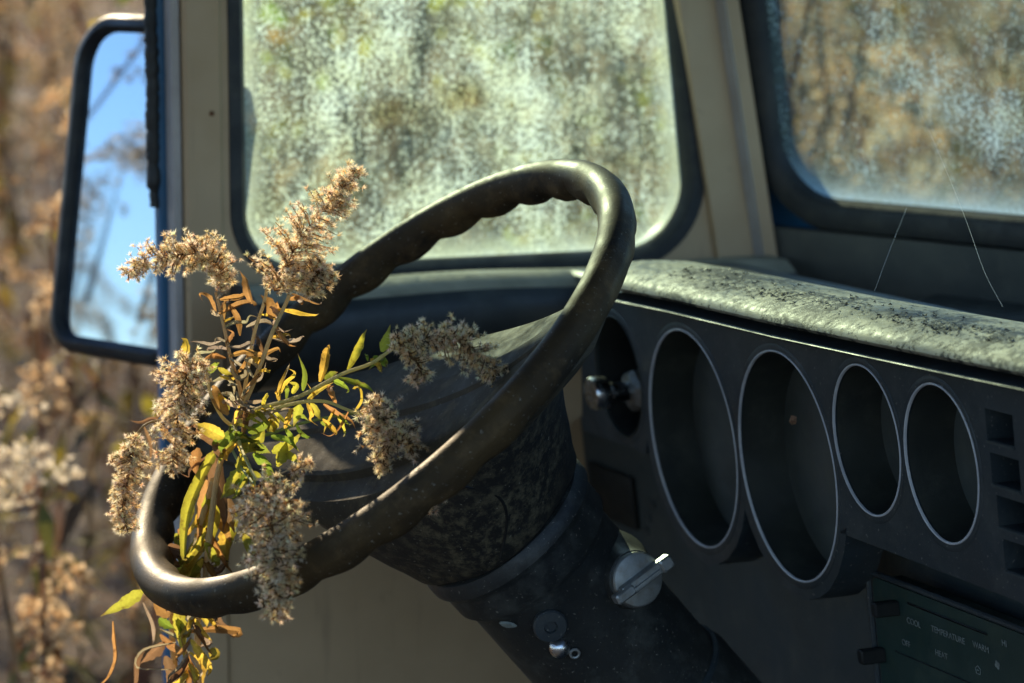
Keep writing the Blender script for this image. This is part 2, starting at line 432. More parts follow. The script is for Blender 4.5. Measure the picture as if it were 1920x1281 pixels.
# ignition lock: boss, disc and bar handle
KD = (U * .93 + E2 * .20 - F * .12).normalized()
_kp, _kn = colhit(1198, 1087); KC = at(1198, 1087, (_kp - CAM).dot(CVW) - .024)
kb = MB(); kb.lathe(KC - KD * .060, KD, [(.034, 0), (.031, .022), (.0245, .036), (.0205, .047), (.0192, .0545)], 40)
fixn(kb.build('lock_boss', M['column'], column))
ks = MB(); ks.lathe(KC - KD * .007, KD, [(.0168, 0), (.0182, .001), (.0184, .0055), (.0176, .0068), (.0165, .0072)], 48)
sw = fixn(ks.build('ignition_switch', M['zinc'], column, autosm=25))
h1 = (ray(1262, 1055).normalized() - ray(1135, 1128).normalized()); h1 = (h1 - KD * h1.dot(KD)).normalized(); h2 = KD.cross(h1)
kh = MB()
kh.box(KC + KD * .003, h1, h2, KD, .0165, .0042, .0042, .0008)
kh.box(KC + h1 * .0195 + KD * .0055, h1, h2, KD, .0050, .0046, .0042, .0012)
kh.box(KC - h1 * .0165 + KD * .0050, h1, h2, KD, .0075, .0034, .0042, .0010)
kh.box(KC + h1 * .002 - h2 * .0012 + KD * .0075, h1, h2, KD, .0115, .0012, .0012, .0003)
fixn(kh.build('key_handle', M['zinc'], sw, autosm=25))
# turn signal lever stump, dome screw and ring eye
p, nr = colhit(1030, 1170); nd_ = (nr + U * .8).normalized()
b1 = MB(); b1.lathe(p - nd_ * .004, nd_, [(.0085, 0), (.0110, .003), (.0115, .008), (.0105, .0095), (.0045, .0098), (.0040, .0075)], 36); b1.build('lever_stump', M['plastic'], column, autosm=30)
p, nr = colhit(1048, 1212); nd_ = (nr + U * .8).normalized()
b2 = MB(); b2.lathe(p - nd_ * .004, nd_, [(.0070, 0), (.0072, .006), (.0065, .0095), (.0045, .0118), (.002, .0128)], 32); b2.build('dome_screw', M['chrome'], column)
p, nr = colhit(1076, 1222); nd_ = (nr + U * .8).normalized(); e_ = nd_.orthogonal().normalized(); g_ = nd_.cross(e_)
b3 = MB(); b3.tube([p + nd_ * .003 + (e_ * math.cos(a) + g_ * math.sin(a)) * .0030 for a in [2 * math.pi * k / 20 for k in range(21)]], .0010, 8); b3.build('ring_eye', M['zinc'], column)
p, nr = colhit(1000, 1105)

# ---- dashboard
FD = .93
SH, ZD = .125, 1.225                                   # the dash face slopes: its lower edge lies further forward
def onS(px, py, f): return onplane(px, py, F + Z * SH, f + SH * ZD)
def dp(px, py, f=FD): p = onS(px, py, f); return (p.dot(U), p.z)
def d3(f): return lambda u, z: U * u + F * f + Z * z
dials = [((1160, 706), (590, 820), 'small'), ((1299, 823), (616, 1030), 'big'), ((1476, 875), (656, 1095), 'big'), ((1625, 826), (682, 970), 'mid'), ((1765, 870), (717, 1022), 'mid')]
DL = []
for (c, (y0, y1), kind) in dials:
    u0, z0 = dp(*c); d = (onS(c[0], c[1], FD) - CAM).dot(CVW)
    DL.append((u0, z0, (y1 - y0) / 2 / FPX * d * 1.005))
dash = MB()
outl = [dp(*p) for p in [(1088, 548), (1150, 553), (1500, 628), (1920, 714), (2200, 772)]] + [(-.62, dp(2200, 772)[1]), (-.62, dp(2200, 1240)[1])] + [dp(*p) for p in [(2200, 1240), (1920, 1132), (1572, 998)]]
def bulge(i, a0, a1, extra=.0125, n=12):
    u0, z0, r = DL[i]; r += extra
    return [(u0 + .84 * r * math.cos(math.radians(a)), z0 + r * math.sin(math.radians(a))) for a in np.linspace(a0, a1, n)]
outl += bulge(2, -18, -158) + bulge(1, -22, -172) + [dp(1212, 850), dp(1092, 806)]
ELL = .825                                              # the gauge holes are upright ovals
def squash(mb, o):
    mb.v = [tuple(Vector(v) - U * ((Vector(v) - o).dot(U) * (1 - ELL))) for v in mb.v]; return mb
def circ(u0, z0, r, n=56): return [(u0 + ELL * r * math.cos(2 * math.pi * k / n), z0 + r * math.sin(2 * math.pi * k / n)) for k in range(n)]
slots = []
for (x0, y0, x1, y1) in ((1846, 765, 1902, 822), (1856, 848, 1914, 904), (1868, 928, 1926, 984), (1880, 1010, 1938, 1066)):
    a = dp(x0, y0); b = dp(x1, y1 + 6); cz = dp(x0, y1)
    slots.append((a[0], cz[1], b[0], a[1]))
holes = [circ(*d) for d in DL] + [[(s0, z0), (s1, z0), (s1, z1), (s0, z1)] for s0, z0, s1, z1 in slots]
cluster = plate('dashboard', outl, holes, .030, d3(FD), F, M['plastic'], van)
cluster['label'] = 'black dashboard with row of empty round gauge holes'
# second skin behind (the lower panel, set deeper)
low = [dp(*p, f=.992) for p in [(1085, 780), (1330, 860), (1700, 960), (2300, 1150), (2300, 1700), (1230, 1700), (1085, 1100)]]
M['lowdash'] = worn('dusty_lower_dash', (.030, .042, .047), (.040, .050, .050), (.11, .115, .10), .4, .5, .3, 10, 900, .45, speck=.2)
plate('lower_panel', low, [], .004, d3(.992), F, M['lowdash'], cluster)
for i, (u0, z0, r) in enumerate(DL):
    big = i in (1, 2)
    o = V(u0, FD, z0)
    bz = MB(); rr = r - .0002
    wd = .0008 if i else .0005
    bz.lathe(o, -F, [(rr + wd, -.0005), (rr + wd * .8, .0007), (rr, .0010), (rr - wd * .8, .0007), (rr - wd, -.0008)], 72, capped=False)
    squash(bz, o).build('gauge_bezel', M['bezel'] if i else M['well'], cluster)
    lip = MB(); lip.lathe(o, -F, [(rr + .0055, -.0002), (rr + .0045, .0005), (rr + .0010, .0003)], 72, capped=False)
    squash(lip, o).build('gauge_rim', M['plastic'], cluster)
    tb = MB(); tb.lathe(o, F, [(r - .0012, .002), (r - .003, .030), (r - .004, .0365)], 56, capped=False); squash(tb, o).build('gauge_well', M['well'] if i else M['darkplastic'], cluster)
    fc = MB(); fc.lathe(o, F, [(.001, .033), (r * .5, .0335), (r * .93, .0345), (r * .955, .034)], 56); squash(fc, o).build('gauge_face', M['gauge'] if i else M['darkplastic'], cluster)
M['lowdash'] = worn('dusty_lower_dash', (.030, .042, .047), (.040, .050, .050), (.11, .115, .10), .4, .5, .3, 10, 900, .45, speck=.2)
for s0, z0, s1, z1 in slots:
    sl = MB(); sl.box(V((s0 + s1) / 2, FD + .024, (z0 + z1) / 2), U, Z, F, (s1 - s0) / 2 - .0003, (z1 - z0) / 2 - .0003, .004, .0005); sl.build('switch_blank', M['darkplastic'], cluster)
    sl = MB(); sl.box(V((s0 + s1) / 2, FD - .0006, z0 - .0012), U, Z, F, (s1 - s0) / 2, .0007, .0006); sl.build('slot_edge', M['lowdash'], cluster)
# pull knob
kp = onS(1200, 732, FD + .02); kz, ku = kp.z, kp.dot(U)
kf = .845
knob = MB(); knob.lathe(V(ku, FD + .05, kz), -F, [(.0075, 0), (.0075, .055), (.009, .0575), (.0122, .059), (.0128, .063), (.0128, .069), (.0118, .0715), (.008, .0725), (.003, .0715)], 40)
fixn(knob.build('pull_knob', M['chrome'], cluster, autosm=30))
nut = MB(); nut.lathe(V(ku, FD + .022, kz), -F, [(.017, 0), (.017, .008), (.013, .012), (.008, .012)], 6); nut.build('knob_nut', M['zinc'], cluster, smooth=False)

# ---- trim strip under the pad and the crash pad itself
def padline(px, py): p = onS(px, py, FD - .008); return p.dot(U), p.z
tl = [padline(*q) for q in ((1105, 543), (1300, 583), (1500, 630), (1700, 672), (1920, 717), (2200, 775))]; tl.append((-.62, tl[-1][1]))
trm = MB(); rings = []
for u, z in [(tl[0][0] + .05, np.interp(tl[0][0] + .05, [a for a, b in tl], [b for a, b in tl]))] + tl[1:]:
    rings.append([V(u, FD - .003, z - .002), V(u, FD - .0270, z - .0012), V(u, FD - .0282, z + .0002), V(u, FD - .0270, z + .0014), V(u, FD + .004, z + .0030), V(u, FD + .004, z - .002)])
trm.loft(rings); fixn(trm.build('trim_strip', M['plastic'], cluster))
pad = MB(); rings = []
pprof = [(.004, .0055), (-.010, .0060), (-.0155, .0085), (-.0185, .0130), (-.0175, .0190), (-.0130, .0250), (-.005, .0305), (.008, .0355), (.025, .0390), (.045, .0405), (.075, .0395), (.105, .0370), (.125, .033), (.135, .026), (.138, .012), (.138, -.002), (.06, .002)]
zz = lambda u: np.interp(u, [a for a, b in tl], [b for a, b in tl])
NPAD = 200
for i in range(NPAD + 1):
    t = i / NPAD; u = tl[0][0] + .004 + (tl[-1][0] - tl[0][0]) * t
    k = min(1, t * 24); k = math.sqrt(1 - (1 - k) ** 2) * .75 + .25 if k < 1 else 1
    wob = 0.
    rings.append([V(u, FD - .008 + (f * .55 if f > 0 else f) * (.6 + .4 * k) + .04 * (1 - k), zz(u) + z * (k if z > .007 else 1) + wob * (z > .015)) for f, z in [(a, b if b < .0062 else .006 + (b - .006) * .56) for a, b in pprof]])
pad.loft(rings)
padobj = fixn(pad.build('crash_pad', M['pad'], cluster, autosm=60)); padobj['label'] = 'sun-bleached dash top pad with flaking black skin'
# curled flakes of vinyl lying on the pad (part of the pad)
fl = MB()
for k in range(620):
    cl = random.choice([(-1.86, .03), (-1.78, .03), (-1.74, .05), (-1.66, .012), (-1.62, .02), (-1.55, .04), (-1.46, .02), (-1.42, .008), (-1.38, .02)])
    u = random.gauss(cl[0], .045); f = abs(random.gauss(cl[1], .018)) - .004
    z = .006 + .56 * (np.interp(f, [a for a, b in pprof[4:13]], [b for a, b in pprof[4:13]]) - .006)
    if u < tl[0][0] + .12: continue
    c = V(u, FD - .008 + (f * .55 if f > 0 else f), float(zz(u)) + z + .0004); s_ = random.uniform(.0007, .0024)
    a = random.uniform(0, 6.28); x = (U * math.cos(a) + F * math.sin(a)) * s_; y = (F * math.cos(a) - U * math.sin(a)) * s_ * random.uniform(.4, 1)
    up = Z * s_ * random.uniform(.1, .8)
    fl.add([c + x + up, c + y, c - x + up * random.uniform(0, 1), c - y, c + Z * .0002], [(0, 1, 4), (1, 2, 4), (2, 3, 4), (3, 0, 4)])
fo = fl.build('vinyl_flakes', M['seal'], cluster, smooth=False); fo['kind'] = 'stuff'

# ---- heater controls
FH = .962
def hp(px, py, f=FH): p = onS(px, py, f); return p.dot(U), p.z
def dirpx(a, b): return (a, b)
hz = MB()
hc = [hp(1640, 1083), hp(2050, 1222), hp(1990, 1480), hp(1560, 1330)]
u0h, u1h = hc[0][0], hc[0][0] + .20; zt = hc[0][1] + .001; zb = zt - .090
outer = rrect(u0h, zb, u1h, zt, (.006,) * 4)
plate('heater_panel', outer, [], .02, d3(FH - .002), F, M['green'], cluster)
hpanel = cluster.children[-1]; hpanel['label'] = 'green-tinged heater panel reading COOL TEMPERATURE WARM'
fr = MB(); lp = [U * u + F * (FH - .003) + Z * z for u, z in rrect(u0h - .0035, zb - .0035, u1h + .0035, zt + .0035, (.008,) * 4)]
fr.tube(lp + [lp[0], lp[1]], .0022, 8); fr.build('heater_frame', M['plastic'], hpanel)
def hbox(nm, px0, py0, px1, py1, dep, mat, f=FH - .002, bev=.0006, par=None):
    a = hp(px0, py0, f); b = hp(px1, py1, f); m_ = MB()
    m_.box(V((a[0] + b[0]) / 2, f - dep / 2, (a[1] + b[1]) / 2), U, Z, F, abs(b[0] - a[0]) / 2, abs(a[1] - b[1]) / 2, abs(dep) / 2, bev)
    return m_.build(nm, mat, par or hpanel, autosm=30)
hbox('slider_slot', 1702, 1128, 1852, 1192, .0012, M['darkplastic'])
hbox('slider_slot', 1680, 1222, 1840, 1288, .0012, M['darkplastic'])
for (x, y) in ((1690, 1140), (1664, 1228)):
    a = hp(x, y); m_ = MB()
    m_.box(V(a[0] - .002, FH - .011, a[1]), U, Z, F, .0035, .0050, .0095, .001)
    m_.build('slider_lever', M['darkplastic'], hpanel, autosm=30)
def text(nm, s_, px, py, h, mat, par, f):
    u, z = hp(px, py, f)
    cu = bpy.data.curves.new(nm, 'FONT'); cu.body = s_; cu.size = h; cu.align_x = 'CENTER'; cu.align_y = 'CENTER'; cu.extrude = .0001
    to = bpy.data.objects.new(nm, cu); COL.objects.link(to)
    me = bpy.data.meshes.new_from_object(to.evaluated_get(bpy.context.evaluated_depsgraph_get()))
    bpy.data.objects.remove(to)
    mt = Matrix((U, Z, -F)).transposed().to_4x4(); mt.translation = V(u, f, z)
    me.transform(mt); me.materials.clear(); me.materials.append(mat); return link(nm, me, par)
ft = FH - .0024
for s_, x, y in (('COOL', 1713, 1168), ('TEMPERATURE', 1777, 1191), ('WARM', 1839, 1214), ('OFF', 1699, 1207), ('HEAT', 1765, 1228), ('HI', 1883, 1207)):
    text('printed_lettering', s_, x, y, .0060, M['white'], hpanel, ft)
# fan symbol and defrost symbol
sy = MB(); u, z = hp(1870, 1247, ft)
for k in range(4):
    a = k * math.pi / 2 + .4; c = V(u + .0016 * math.cos(a), ft, z + .0016 * math.sin(a))
    sy.add([c + (U * math.cos(b) + Z * math.sin(b)) * .0014 for b in np.linspace(0, 2 * math.pi, 10)[:-1]], [tuple(range(9))])
sy.build('fan_symbol', M['white'], hpanel, smooth=False)
sy = MB(); u, z = hp(1834, 1257, ft)
pg = [V(u + .0032 * math.cos(a), ft, z + .0030 * math.sin(a)) for a in [math.pi / 2 + 2 * math.pi * k / 5 for k in range(6)]]
sy.tube(pg, .0003, 6); sy.tube([V(u - .0012, ft, z), V(u + .0012, ft, z)], .0003, 6); sy.build('defrost_symbol', M['white'], hpanel, smooth=False)
# worn markings on the panel left of the column
mk = MB()
for (x, y) in ((1222, 946), (1214, 972), (1211, 995)):
    u, z = dp(x, y, .9905); mk.box(V(u, .9912, z), U, Z, F, .004, .0030, .0006, .0002)
mk.build('panel_marking', M['plastic'], cluster)
rec = MB(); a = dp(1105, 850, .99); b = dp(1200, 1010, .99)
rec.box(V((a[0] + b[0]) / 2, .989, (a[1] + b[1]) / 2), U, Z, F, abs(b[0] - a[0]) / 2, .022, .002, .0008); rec.build('side_recess', M['darkplastic'], cluster)

def tree(o):
    yield o
    for c in o.children: yield from tree(c)
for o in tree(cluster):
    for v in o.data.vertices: v.co += F * (SH * (ZD - v.co.z))

# ---- left side: window with gasket, pillar, panel, ledge roll
def su(px, py, u=UL): p = onU(px, py, u); return p.dot(F), p.z
def s3(u): return lambda f, z: U * u + F * f + Z * z
f0, _ = su(459, 250); f1, _ = su(1297, 440); _, zb0 = su(880, 492)
ztop = 1.70
win = rrect(f0, zb0, f1, ztop, (.048, .060, .05, .05), 12)
# slanted front edge follows the windscreen rake
RAKE = .185
win = [(f - max(0, z - zb0 - .06) * RAKE * .6 * max(0, (f - f0) / (f1 - f0)), z) for f, z in win]
def pane(name, loop, to3, mat, parent, d=.035):
    rings = [loop] + [inset(loop, k) for k in (d * .4, d * .75, d)]
    m_ = MB(); n = len(loop)
    vs = [to3(*p) for r in rings for p in r]; c2 = (sum(p[0] for p in loop) / n, sum(p[1] for p in loop) / n)
    fs = []
    for i in range(3):
        for j in range(n):
            k = (j + 1) % n; fs.append((i * n + j, i * n + k, (i + 1) * n + k, (i + 1) * n + j))
    fs.append(tuple(range(3 * n, 4 * n)))
    m_.add(vs, fs); o = m_.build(name, mat, parent, smooth=False)
    me = o.data
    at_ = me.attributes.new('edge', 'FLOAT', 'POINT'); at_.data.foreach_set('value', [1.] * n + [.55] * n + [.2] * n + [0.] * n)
    uvl = me.uv_layers.new(name='UVMap'); flat = [p for r in rings for p in r]
    for li, l_ in enumerate(me.loops): uvl.data[li].uv = flat[l_.vertex_index]
    return o
side = pane('side_window', win, s3(UL - .014), M['glass_side'], van)
side['label'] = 'side window pane thick with pale green grime'
def gasket(name, loop, to3, nrm, wd, th, mat, parent, lipw=.006):
    n = len(loop); sect = [(-lipw, -th * .25), (-lipw * .6, th * .55), (wd * .15, th), (wd * .75, th), (wd, th * .3), (wd, -th), (-lipw, -th)]
    rings = []
    for (a, h) in sect:
        rings.append([to3(*p) + nrm * h for p in inset(loop, -a)])
    m_ = MB(); vs = [p for r in rings for p in r]; fs = []
    for i in range(len(rings)):
        i2 = (i + 1) % len(rings)
        for j in range(n):
            k = (j + 1) % n; fs.append((i * n + j, i * n + k, i2 * n + k, i2 * n + j))
    m_.add(vs, fs); return fixn(m_.build(name, mat, parent, autosm=50))
gasket('window_gasket', win, s3(UL - .014), U, .0165, .014, M['seal'], side, .004)
# side wall sheet with the window opening
fp0, _ = su(345, 300); 
PF0 = onU(1350, 500, UL + .01).dot(F)
def wf(z, d): return PF0 + d - .185 * (z - 1.24)
wall_o = [(fp0, .45), (PF0 + .03, .45), (wf(1.15, .030), 1.15), (wf(1.78, .030), 1.78), (fp0, 1.78)]
hole = inset(win, -.010)
plate('side_wall', wall_o, [hole], -.022, s3(UL - .001), U, M['tan'], van)
plate('side_skin', [(fp0 - .004, .45), (PF0 + .10, .45), (wf(1.15, .082), 1.15), (wf(1.78, .082), 1.78), (fp0 - .004, 1.78)], [inset(win, -.006)], -.010, s3(UL - .030), U, M['blue'], van)
# dark band (old sealant) round the gasket
# door pillar: tan inner box, pale edge, blue outer flange, perished door seal
fpa, _ = su(345, 300); fpb, _ = su(418, 300)
pl = MB(); pl.box(V(UL - .018, (fpa + fpb) / 2, 1.11), U, F, Z, .021, (fpb - fpa) / 2, .67, .003); pillar = pl.build('door_pillar', M['tan'], van, autosm=30)
pe = MB(); pe.box(V(UL - .012, fpa - .0042, 1.11), U, F, Z, .0095, .0038, .67, .0015); pe.build('pillar_edge', M['trim'], pillar, autosm=30)
pb = MB(); pb.box(V(UL - .028, fpa - .0085, 1.11), U, F, Z, .0060, .0060, .67, .002); pb.build('outer_flange', M['blue'], pillar, autosm=30)
sl_ = MB(); pts = []; zs = np.linspace(1.79, su(305, 395)[1], 150); rr_ = []
pz = [V(UL - .026 + .0006 * math.sin(z * 60), fpa - .0160 - .0012 * random.random(), z) for z in zs]
sl_.tube(pz, [.0048 + .0016 * random.random() if i < 145 else .004 for i in range(150)], 10)
for k in range(90):
    z = random.uniform(zs[-1] + .02, zs[0]); c = V(UL - .026, fpa - .0205, z); s_ = random.uniform(.0008, .0026)
    sl_.add([c, c - F * s_ + Z * s_ * .6, c - F * s_ * .8 - Z * s_, c + U * s_, c - U * s_], [(0, 1, 3), (0, 2, 3), (0, 1, 4), (1, 2, 3), (1, 2, 4)])
so = sl_.build('door_seal', M['seal'], pillar, autosm=50); so['label'] = 'perished ragged black door seal'
rv = MB(); q = onU(397, 213, UL + .003); rv.lathe(q, U, [(.0022, -.001), (.0022, .0006), (.0012, .0012)], 16); rv.build('rivet', M['rust'], pillar)
# ledge roll below the side window
zt_ = onU(900, 521, UL + .045).z
ldg = MB(); rings = []
lpro = [(-.012, .0), (.022, .004), (.050, .003), (.066, -.006), (.073, -.020), (.071, -.045), (.060, -.064), (.038, -.075), (.0, -.076), (-.012, -.076)]
for i in range(31):
    f = fpb + .004 + (1.17 - fpb) * i / 30
    rings.append([V(UL + a, f, zt_ + b - .002 + .0015 * math.sin(f * 23)) for a, b in lpro])
ldg.loft(rings); nlp = len(lpro)
ldg.mi = [1 if (i < 30 * nlp and i % nlp in (0, 1, 2)) else 0 for i in range(len(ldg.f))]
fixn(ldg.build('ledge_roll', [M['ledge'], M['dust']], van, autosm=60))

# ---- windscreen pillar and windscreen
def ws_f(z): return -RAKE * (z - 1.24)
PA = onU(1350, 500, UL + .01); pfa = PA.dot(F); 
pi = MB(); rings = []
PU, PF = (.669 * U.x + -.743 * U.y), 0
dW = Vector((math.sin(math.radians(42)), -math.cos(math.radians(42)), 0)); nW = Vector((dW.y, -dW.x, 0))
if nW.dot(F) < 0: nW = -nW
for z in (.5, 1.15, 1.24, 1.4, 1.6, 1.80):
    c = V(UL + .006, pfa, z) + F * ws_f(z)
    sec = [(0, 0), (.0005, .002), (.0005, .034), (.003, .0375), (.010, .0385), (.012, .050), (-.03, .052), (-.03, 0)]
    rings.append([c + U * a + F * b for a, b in sec])
pi.loft(rings); wp = fixn(pi.build('windscreen_pillar', M['tan'], van, smooth=False))
pi = MB(); rings = []
for z in (.9, 1.15, 1.24, 1.4, 1.6, 1.80):
    c = V(UL + .006, pfa, z) + F * ws_f(z)
    rings.append([c + U * a + F * b for a, b in [(.0016, .0335), (.0034, .0370), (.0105, .0383), (.0120, .0365), (.0034, .0345)]])
pi.loft(rings); fixn(pi.build('pillar_edge', M['trim'], wp))
# windscreen plane: through a point ahead of the pillar, leaning back
WO = V(UL + .022, pfa + .070, 1.24)
RK = math.atan(RAKE * F.dot(nW))
upW = (Z * math.cos(RK) - nW * math.sin(RK)); nWt = dW.cross(upW)
if nWt.dot(F) < 0: nWt = -nWt
def onW(px, py): p = onplane(px, py, nWt, WO.dot(nWt)); return (p - WO).dot(dW), (p - WO).dot(upW)
def w3(off=0): return lambda a, b: WO + dW * a + upW * b + nWt * off
a0, b0 = onW(1447, 150); a1, b1 = onW(1700, 392)
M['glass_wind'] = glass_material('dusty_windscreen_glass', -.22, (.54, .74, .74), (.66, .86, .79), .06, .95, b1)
wl = rrect(a0, b1, a0 + .95, b1 + .46, (.060, .06, .06, .06), 12)
wind = pane('windscreen', wl, w3(0), M['glass_wind'], van, .055); wind['label'] = 'dusty windscreen pane with pale blue glow tinted into its grimy lower edge'
gasket('windscreen_gasket', wl, w3(0), -nWt, .026, .013, M['seal'], wind, .004)
frm = inset(wl, -.003)
big = [(a0 - .055, b1 - .30), (a0 + 1.04, b1 - .30), (a0 + 1.04, b1 + .56), (a0 - .055, b1 + .56)]
plate('windscreen_surround', big, [inset(wl, -.0035)], .006, w3(.010), nWt, M['blue'], van)
plate('cowl_panel', [(a0 - .045, b1 - .25), (a0 + 1.0, b1 - .25), (a0 + 1.0, b1 - .023), (a0 - .045, b1 - .023)], [], .006, w3(-.012), nWt, M['cowl'], van)
# defroster roll in front of the cowl
q0 = onW(1640, 560); q1 = onW(1920, 585)
df_ = MB(); rings = []
for i in range(13):
    a = a0 + .17 + .70 * i / 12; zb_ = onW(1800, 546)[1]
    k = min(1, .55 + i * .2)
    rings.append([w3(-.014)(a, zb_ + b * k) - nWt * c for b, c in [(0, 0), (.001, .02), (-.004, .032), (-.014, .040), (-.03, .040), (-.04, .03), (-.045, 0)]])
df_.loft(rings); fixn(df_.build('defroster_roll', M['ledge'], van, autosm=60))

# ---- the rest of the cab
def slab(name, u0, u1, f0_, f1_, z0, z1, mat, bev=.004):
    m_ = MB(); m_.box(V((u0 + u1) / 2, (f0_ + f1_) / 2, (z0 + z1) / 2), U, F, Z, abs(u1 - u0) / 2, abs(f1_ - f0_) / 2, abs(z1 - z0) / 2, bev); return m_.build(name, mat, van, autosm=30)
zmn = min(b for a, b in tl)
slab('dash_deck', -2.08, -.62, FD + .045, 1.128, zmn - .022, zmn - .004, M['cowl'], .003)
slab('roof', -2.16, -.48, -.75, 1.14, 1.785, 1.82, M['blue'])
slab('cab_floor', -2.12, -.50, -.75, 1.22, .42, .45, M['floor'])
slab('firewall', -2.06, -.50, 1.13, 1.15, .455, 1.13, M['darkplastic'])
slab('hood', -1.98, -.62, 1.40, 2.05, .55, 1.10, M['blue'], .05)

# ---- outside mirror
mU, mF, tilt = .36, -.93, math.radians(8)
mn0 = (U * mU + F * mF).normalized(); mh = Vector((-mn0.y, mn0.x, 0));
if mh.dot(Vector((1, 0, 0))) < 0: mh = -mh
mn = (mn0 * math.cos(tilt) + Z * math.sin(tilt)).normalized(); mv = mn.cross(mh)
if mv.z < 0: mv = -mv
MC = at(215, 350, 2.36)
def m2(px, py): p = onplane(px, py, mn, MC.dot(mn)); return (p - MC).dot(mh), (p - MC).dot(mv)
def m3(off=0): return lambda a, b: MC + mh * a + mv * b + mn * off
ml, mb_ = m2(130, 400)[0], m2(220, 662)[1]; mr = m2(356, 400)[0]; mt_ = m2(250, 42)[1]
mo = rrect(ml, mb_, mr, mt_, (.026, .026, .042, .042), 12)
n = len(mo); rings = []
for (a, h) in ((.009, .000), (.0085, .005), (.004, .0095), (-.002, .0085), (-.006, .003), (-.006, -.010), (-.002, -.022), (.012, -.030), (.04, -.034)):
    rings.append([m3(h)(*p) for p in inset(mo, a)])
mm = MB(); mm.loft(rings, True, False, True); mirror = fixn(mm.build('side_mirror', M['seal'], van, autosm=50)); mirror['label'] = 'black framed outside mirror reflecting blue sky'
mg = MB(); lp = inset(mo, .0075); mg.add([m3(.001)(*p) for p in lp], [tuple(range(len(lp)))]); mgo = mg.build('mirror_glass', M['mirror'], mirror, smooth=False)
arm = MB()
arm.tube(spline([m3(-.03)((ml + mr) / 2, mt_ - .06), V(UL - .10, fpa + .06, MC.z + .10), V(UL - .04, fpa + .03, MC.z + .08)], 12), .006, 8)
arm.build('mirror_arm', M['seal'], mirror); arm = MB()
arm.tube(spline([m3(-.03)((ml + mr) / 2, mb_ + .06), V(UL - .10, fpa + .06, MC.z - .10), V(UL - .04, fpa + .03, MC.z - .08)], 12), .006, 8)
arm.build('mirror_arm', M['seal'], mirror)
# ================================================================== plants
def colvar(c, v=.25):
    k = 1 + random.uniform(-v, v); return tuple(max(.005, x * k * (1 + random.uniform(-.08, .08))) for x in c)
TAN = (.88, .70, .42); WHT = (.94, .84, .62); BRN = (.25, .135, .05); GOLD = (.58, .38, .14)
def rvec():
    while True:
        v = Vector((random.uniform(-1, 1), random.uniform(-1, 1), random.uniform(-1, 1)))
        if .05 < v.length < 1: return v.normalized()
def floret(mb, p, d, s, nb=3, np_=26):
    d = d.normalized(); e = d.orthogonal().normalized(); e = Matrix.Rotation(random.uniform(0, 6.28), 3, d) @ e; g_ = d.cross(e)
    cb = colvar(random.choice([BRN, BRN, GOLD]), .35); cp = colvar(random.choice([TAN, WHT, WHT]), .15)
    for k in range(nb):
        a = 2 * math.pi * k / nb + random.uniform(-.3, .3); r = e * math.cos(a) + g_ * math.sin(a); t = d.cross(r)
        tip = p + d * s * random.uniform(.5, .75) + r * s * random.uniform(.25, .55)
        mb.add([p - d * s * .15, p + r * s * .16 + t * s * .11, tip, p + r * s * .16 - t * s * .11], [(0, 1, 2, 3)], 0, cb)
    for k in range(np_):
        dd = (d * random.uniform(.35, 1.1) + rvec() * .85).normalized(); t = dd.orthogonal().normalized(); t = Matrix.Rotation(random.uniform(0, 6.28), 3, dd) @ t
        wq = s * .065; b = p + d * s * .3; l_ = s * random.uniform(.55, 1.0)
        mb.add([b - t * wq, b + t * wq, b + dd * l_], [(0, 1, 2)], 0, cp)
def plume(name, axis, width, n, s, parent, side=None, drop=0., lobes=()):
    """axis: 3D control points; width: list of radii (m) along the axis"""
    ax = spline(axis, 40); mb = MB()
    mb.tube(ax, [max(.0004, .0011 * (1 - i / 44)) for i in range(41)], 6, 0, (.30, .17, .07))
    width = [q * 1.15 for q in width]; n = int(n * 1.35); s *= 1.12
    def wat(t): return float(np.interp(t, np.linspace(0, 1, len(width)), width))
    nbr = max(8, n // 12); cnt = 0
    while cnt < n:
        t = random.random() ** .9; i = min(39, int(t * 40)); p0 = ax[i]; tg = (ax[i + 1] - ax[i]).normalized()
        rd = rvec(); rd = (rd - tg * rd.dot(tg)).normalized()
        if side is not None and random.random() < .55: rd = (rd + side * .9).normalized()
        L = wat(t) * random.uniform(.55, 1.05)
        end = p0 + rd * L + tg * L * .45 - Z * drop * L
        if L > s * 1.1: mb.tube([p0, p0.lerp(end, .5) + tg * L * .08, end], [.0006, .0005, .0003], 4, 0, (.28, .15, .06))
        k = max(1, int(L / (s * .75)))
        for j in range(k + 1):
            q = (j + 1) / (k + 1); pp = p0.lerp(end, q) + rvec() * s * .35
            floret(mb, pp, (rd * .7 + rvec() * .8 + tg * .3), s * random.uniform(.8, 1.2)); cnt += 1
    return mb.build(name, M['fluff'], parent, smooth=False, tint=True, origin=axis_base)
GREEN = (.20, .27, .035); YELG = (.42, .40, .05); YEL = (.58, .40, .06); ORG = (.38, .205, .07); BRW = (.20, .115, .06); GRY = (.34, .29, .20)
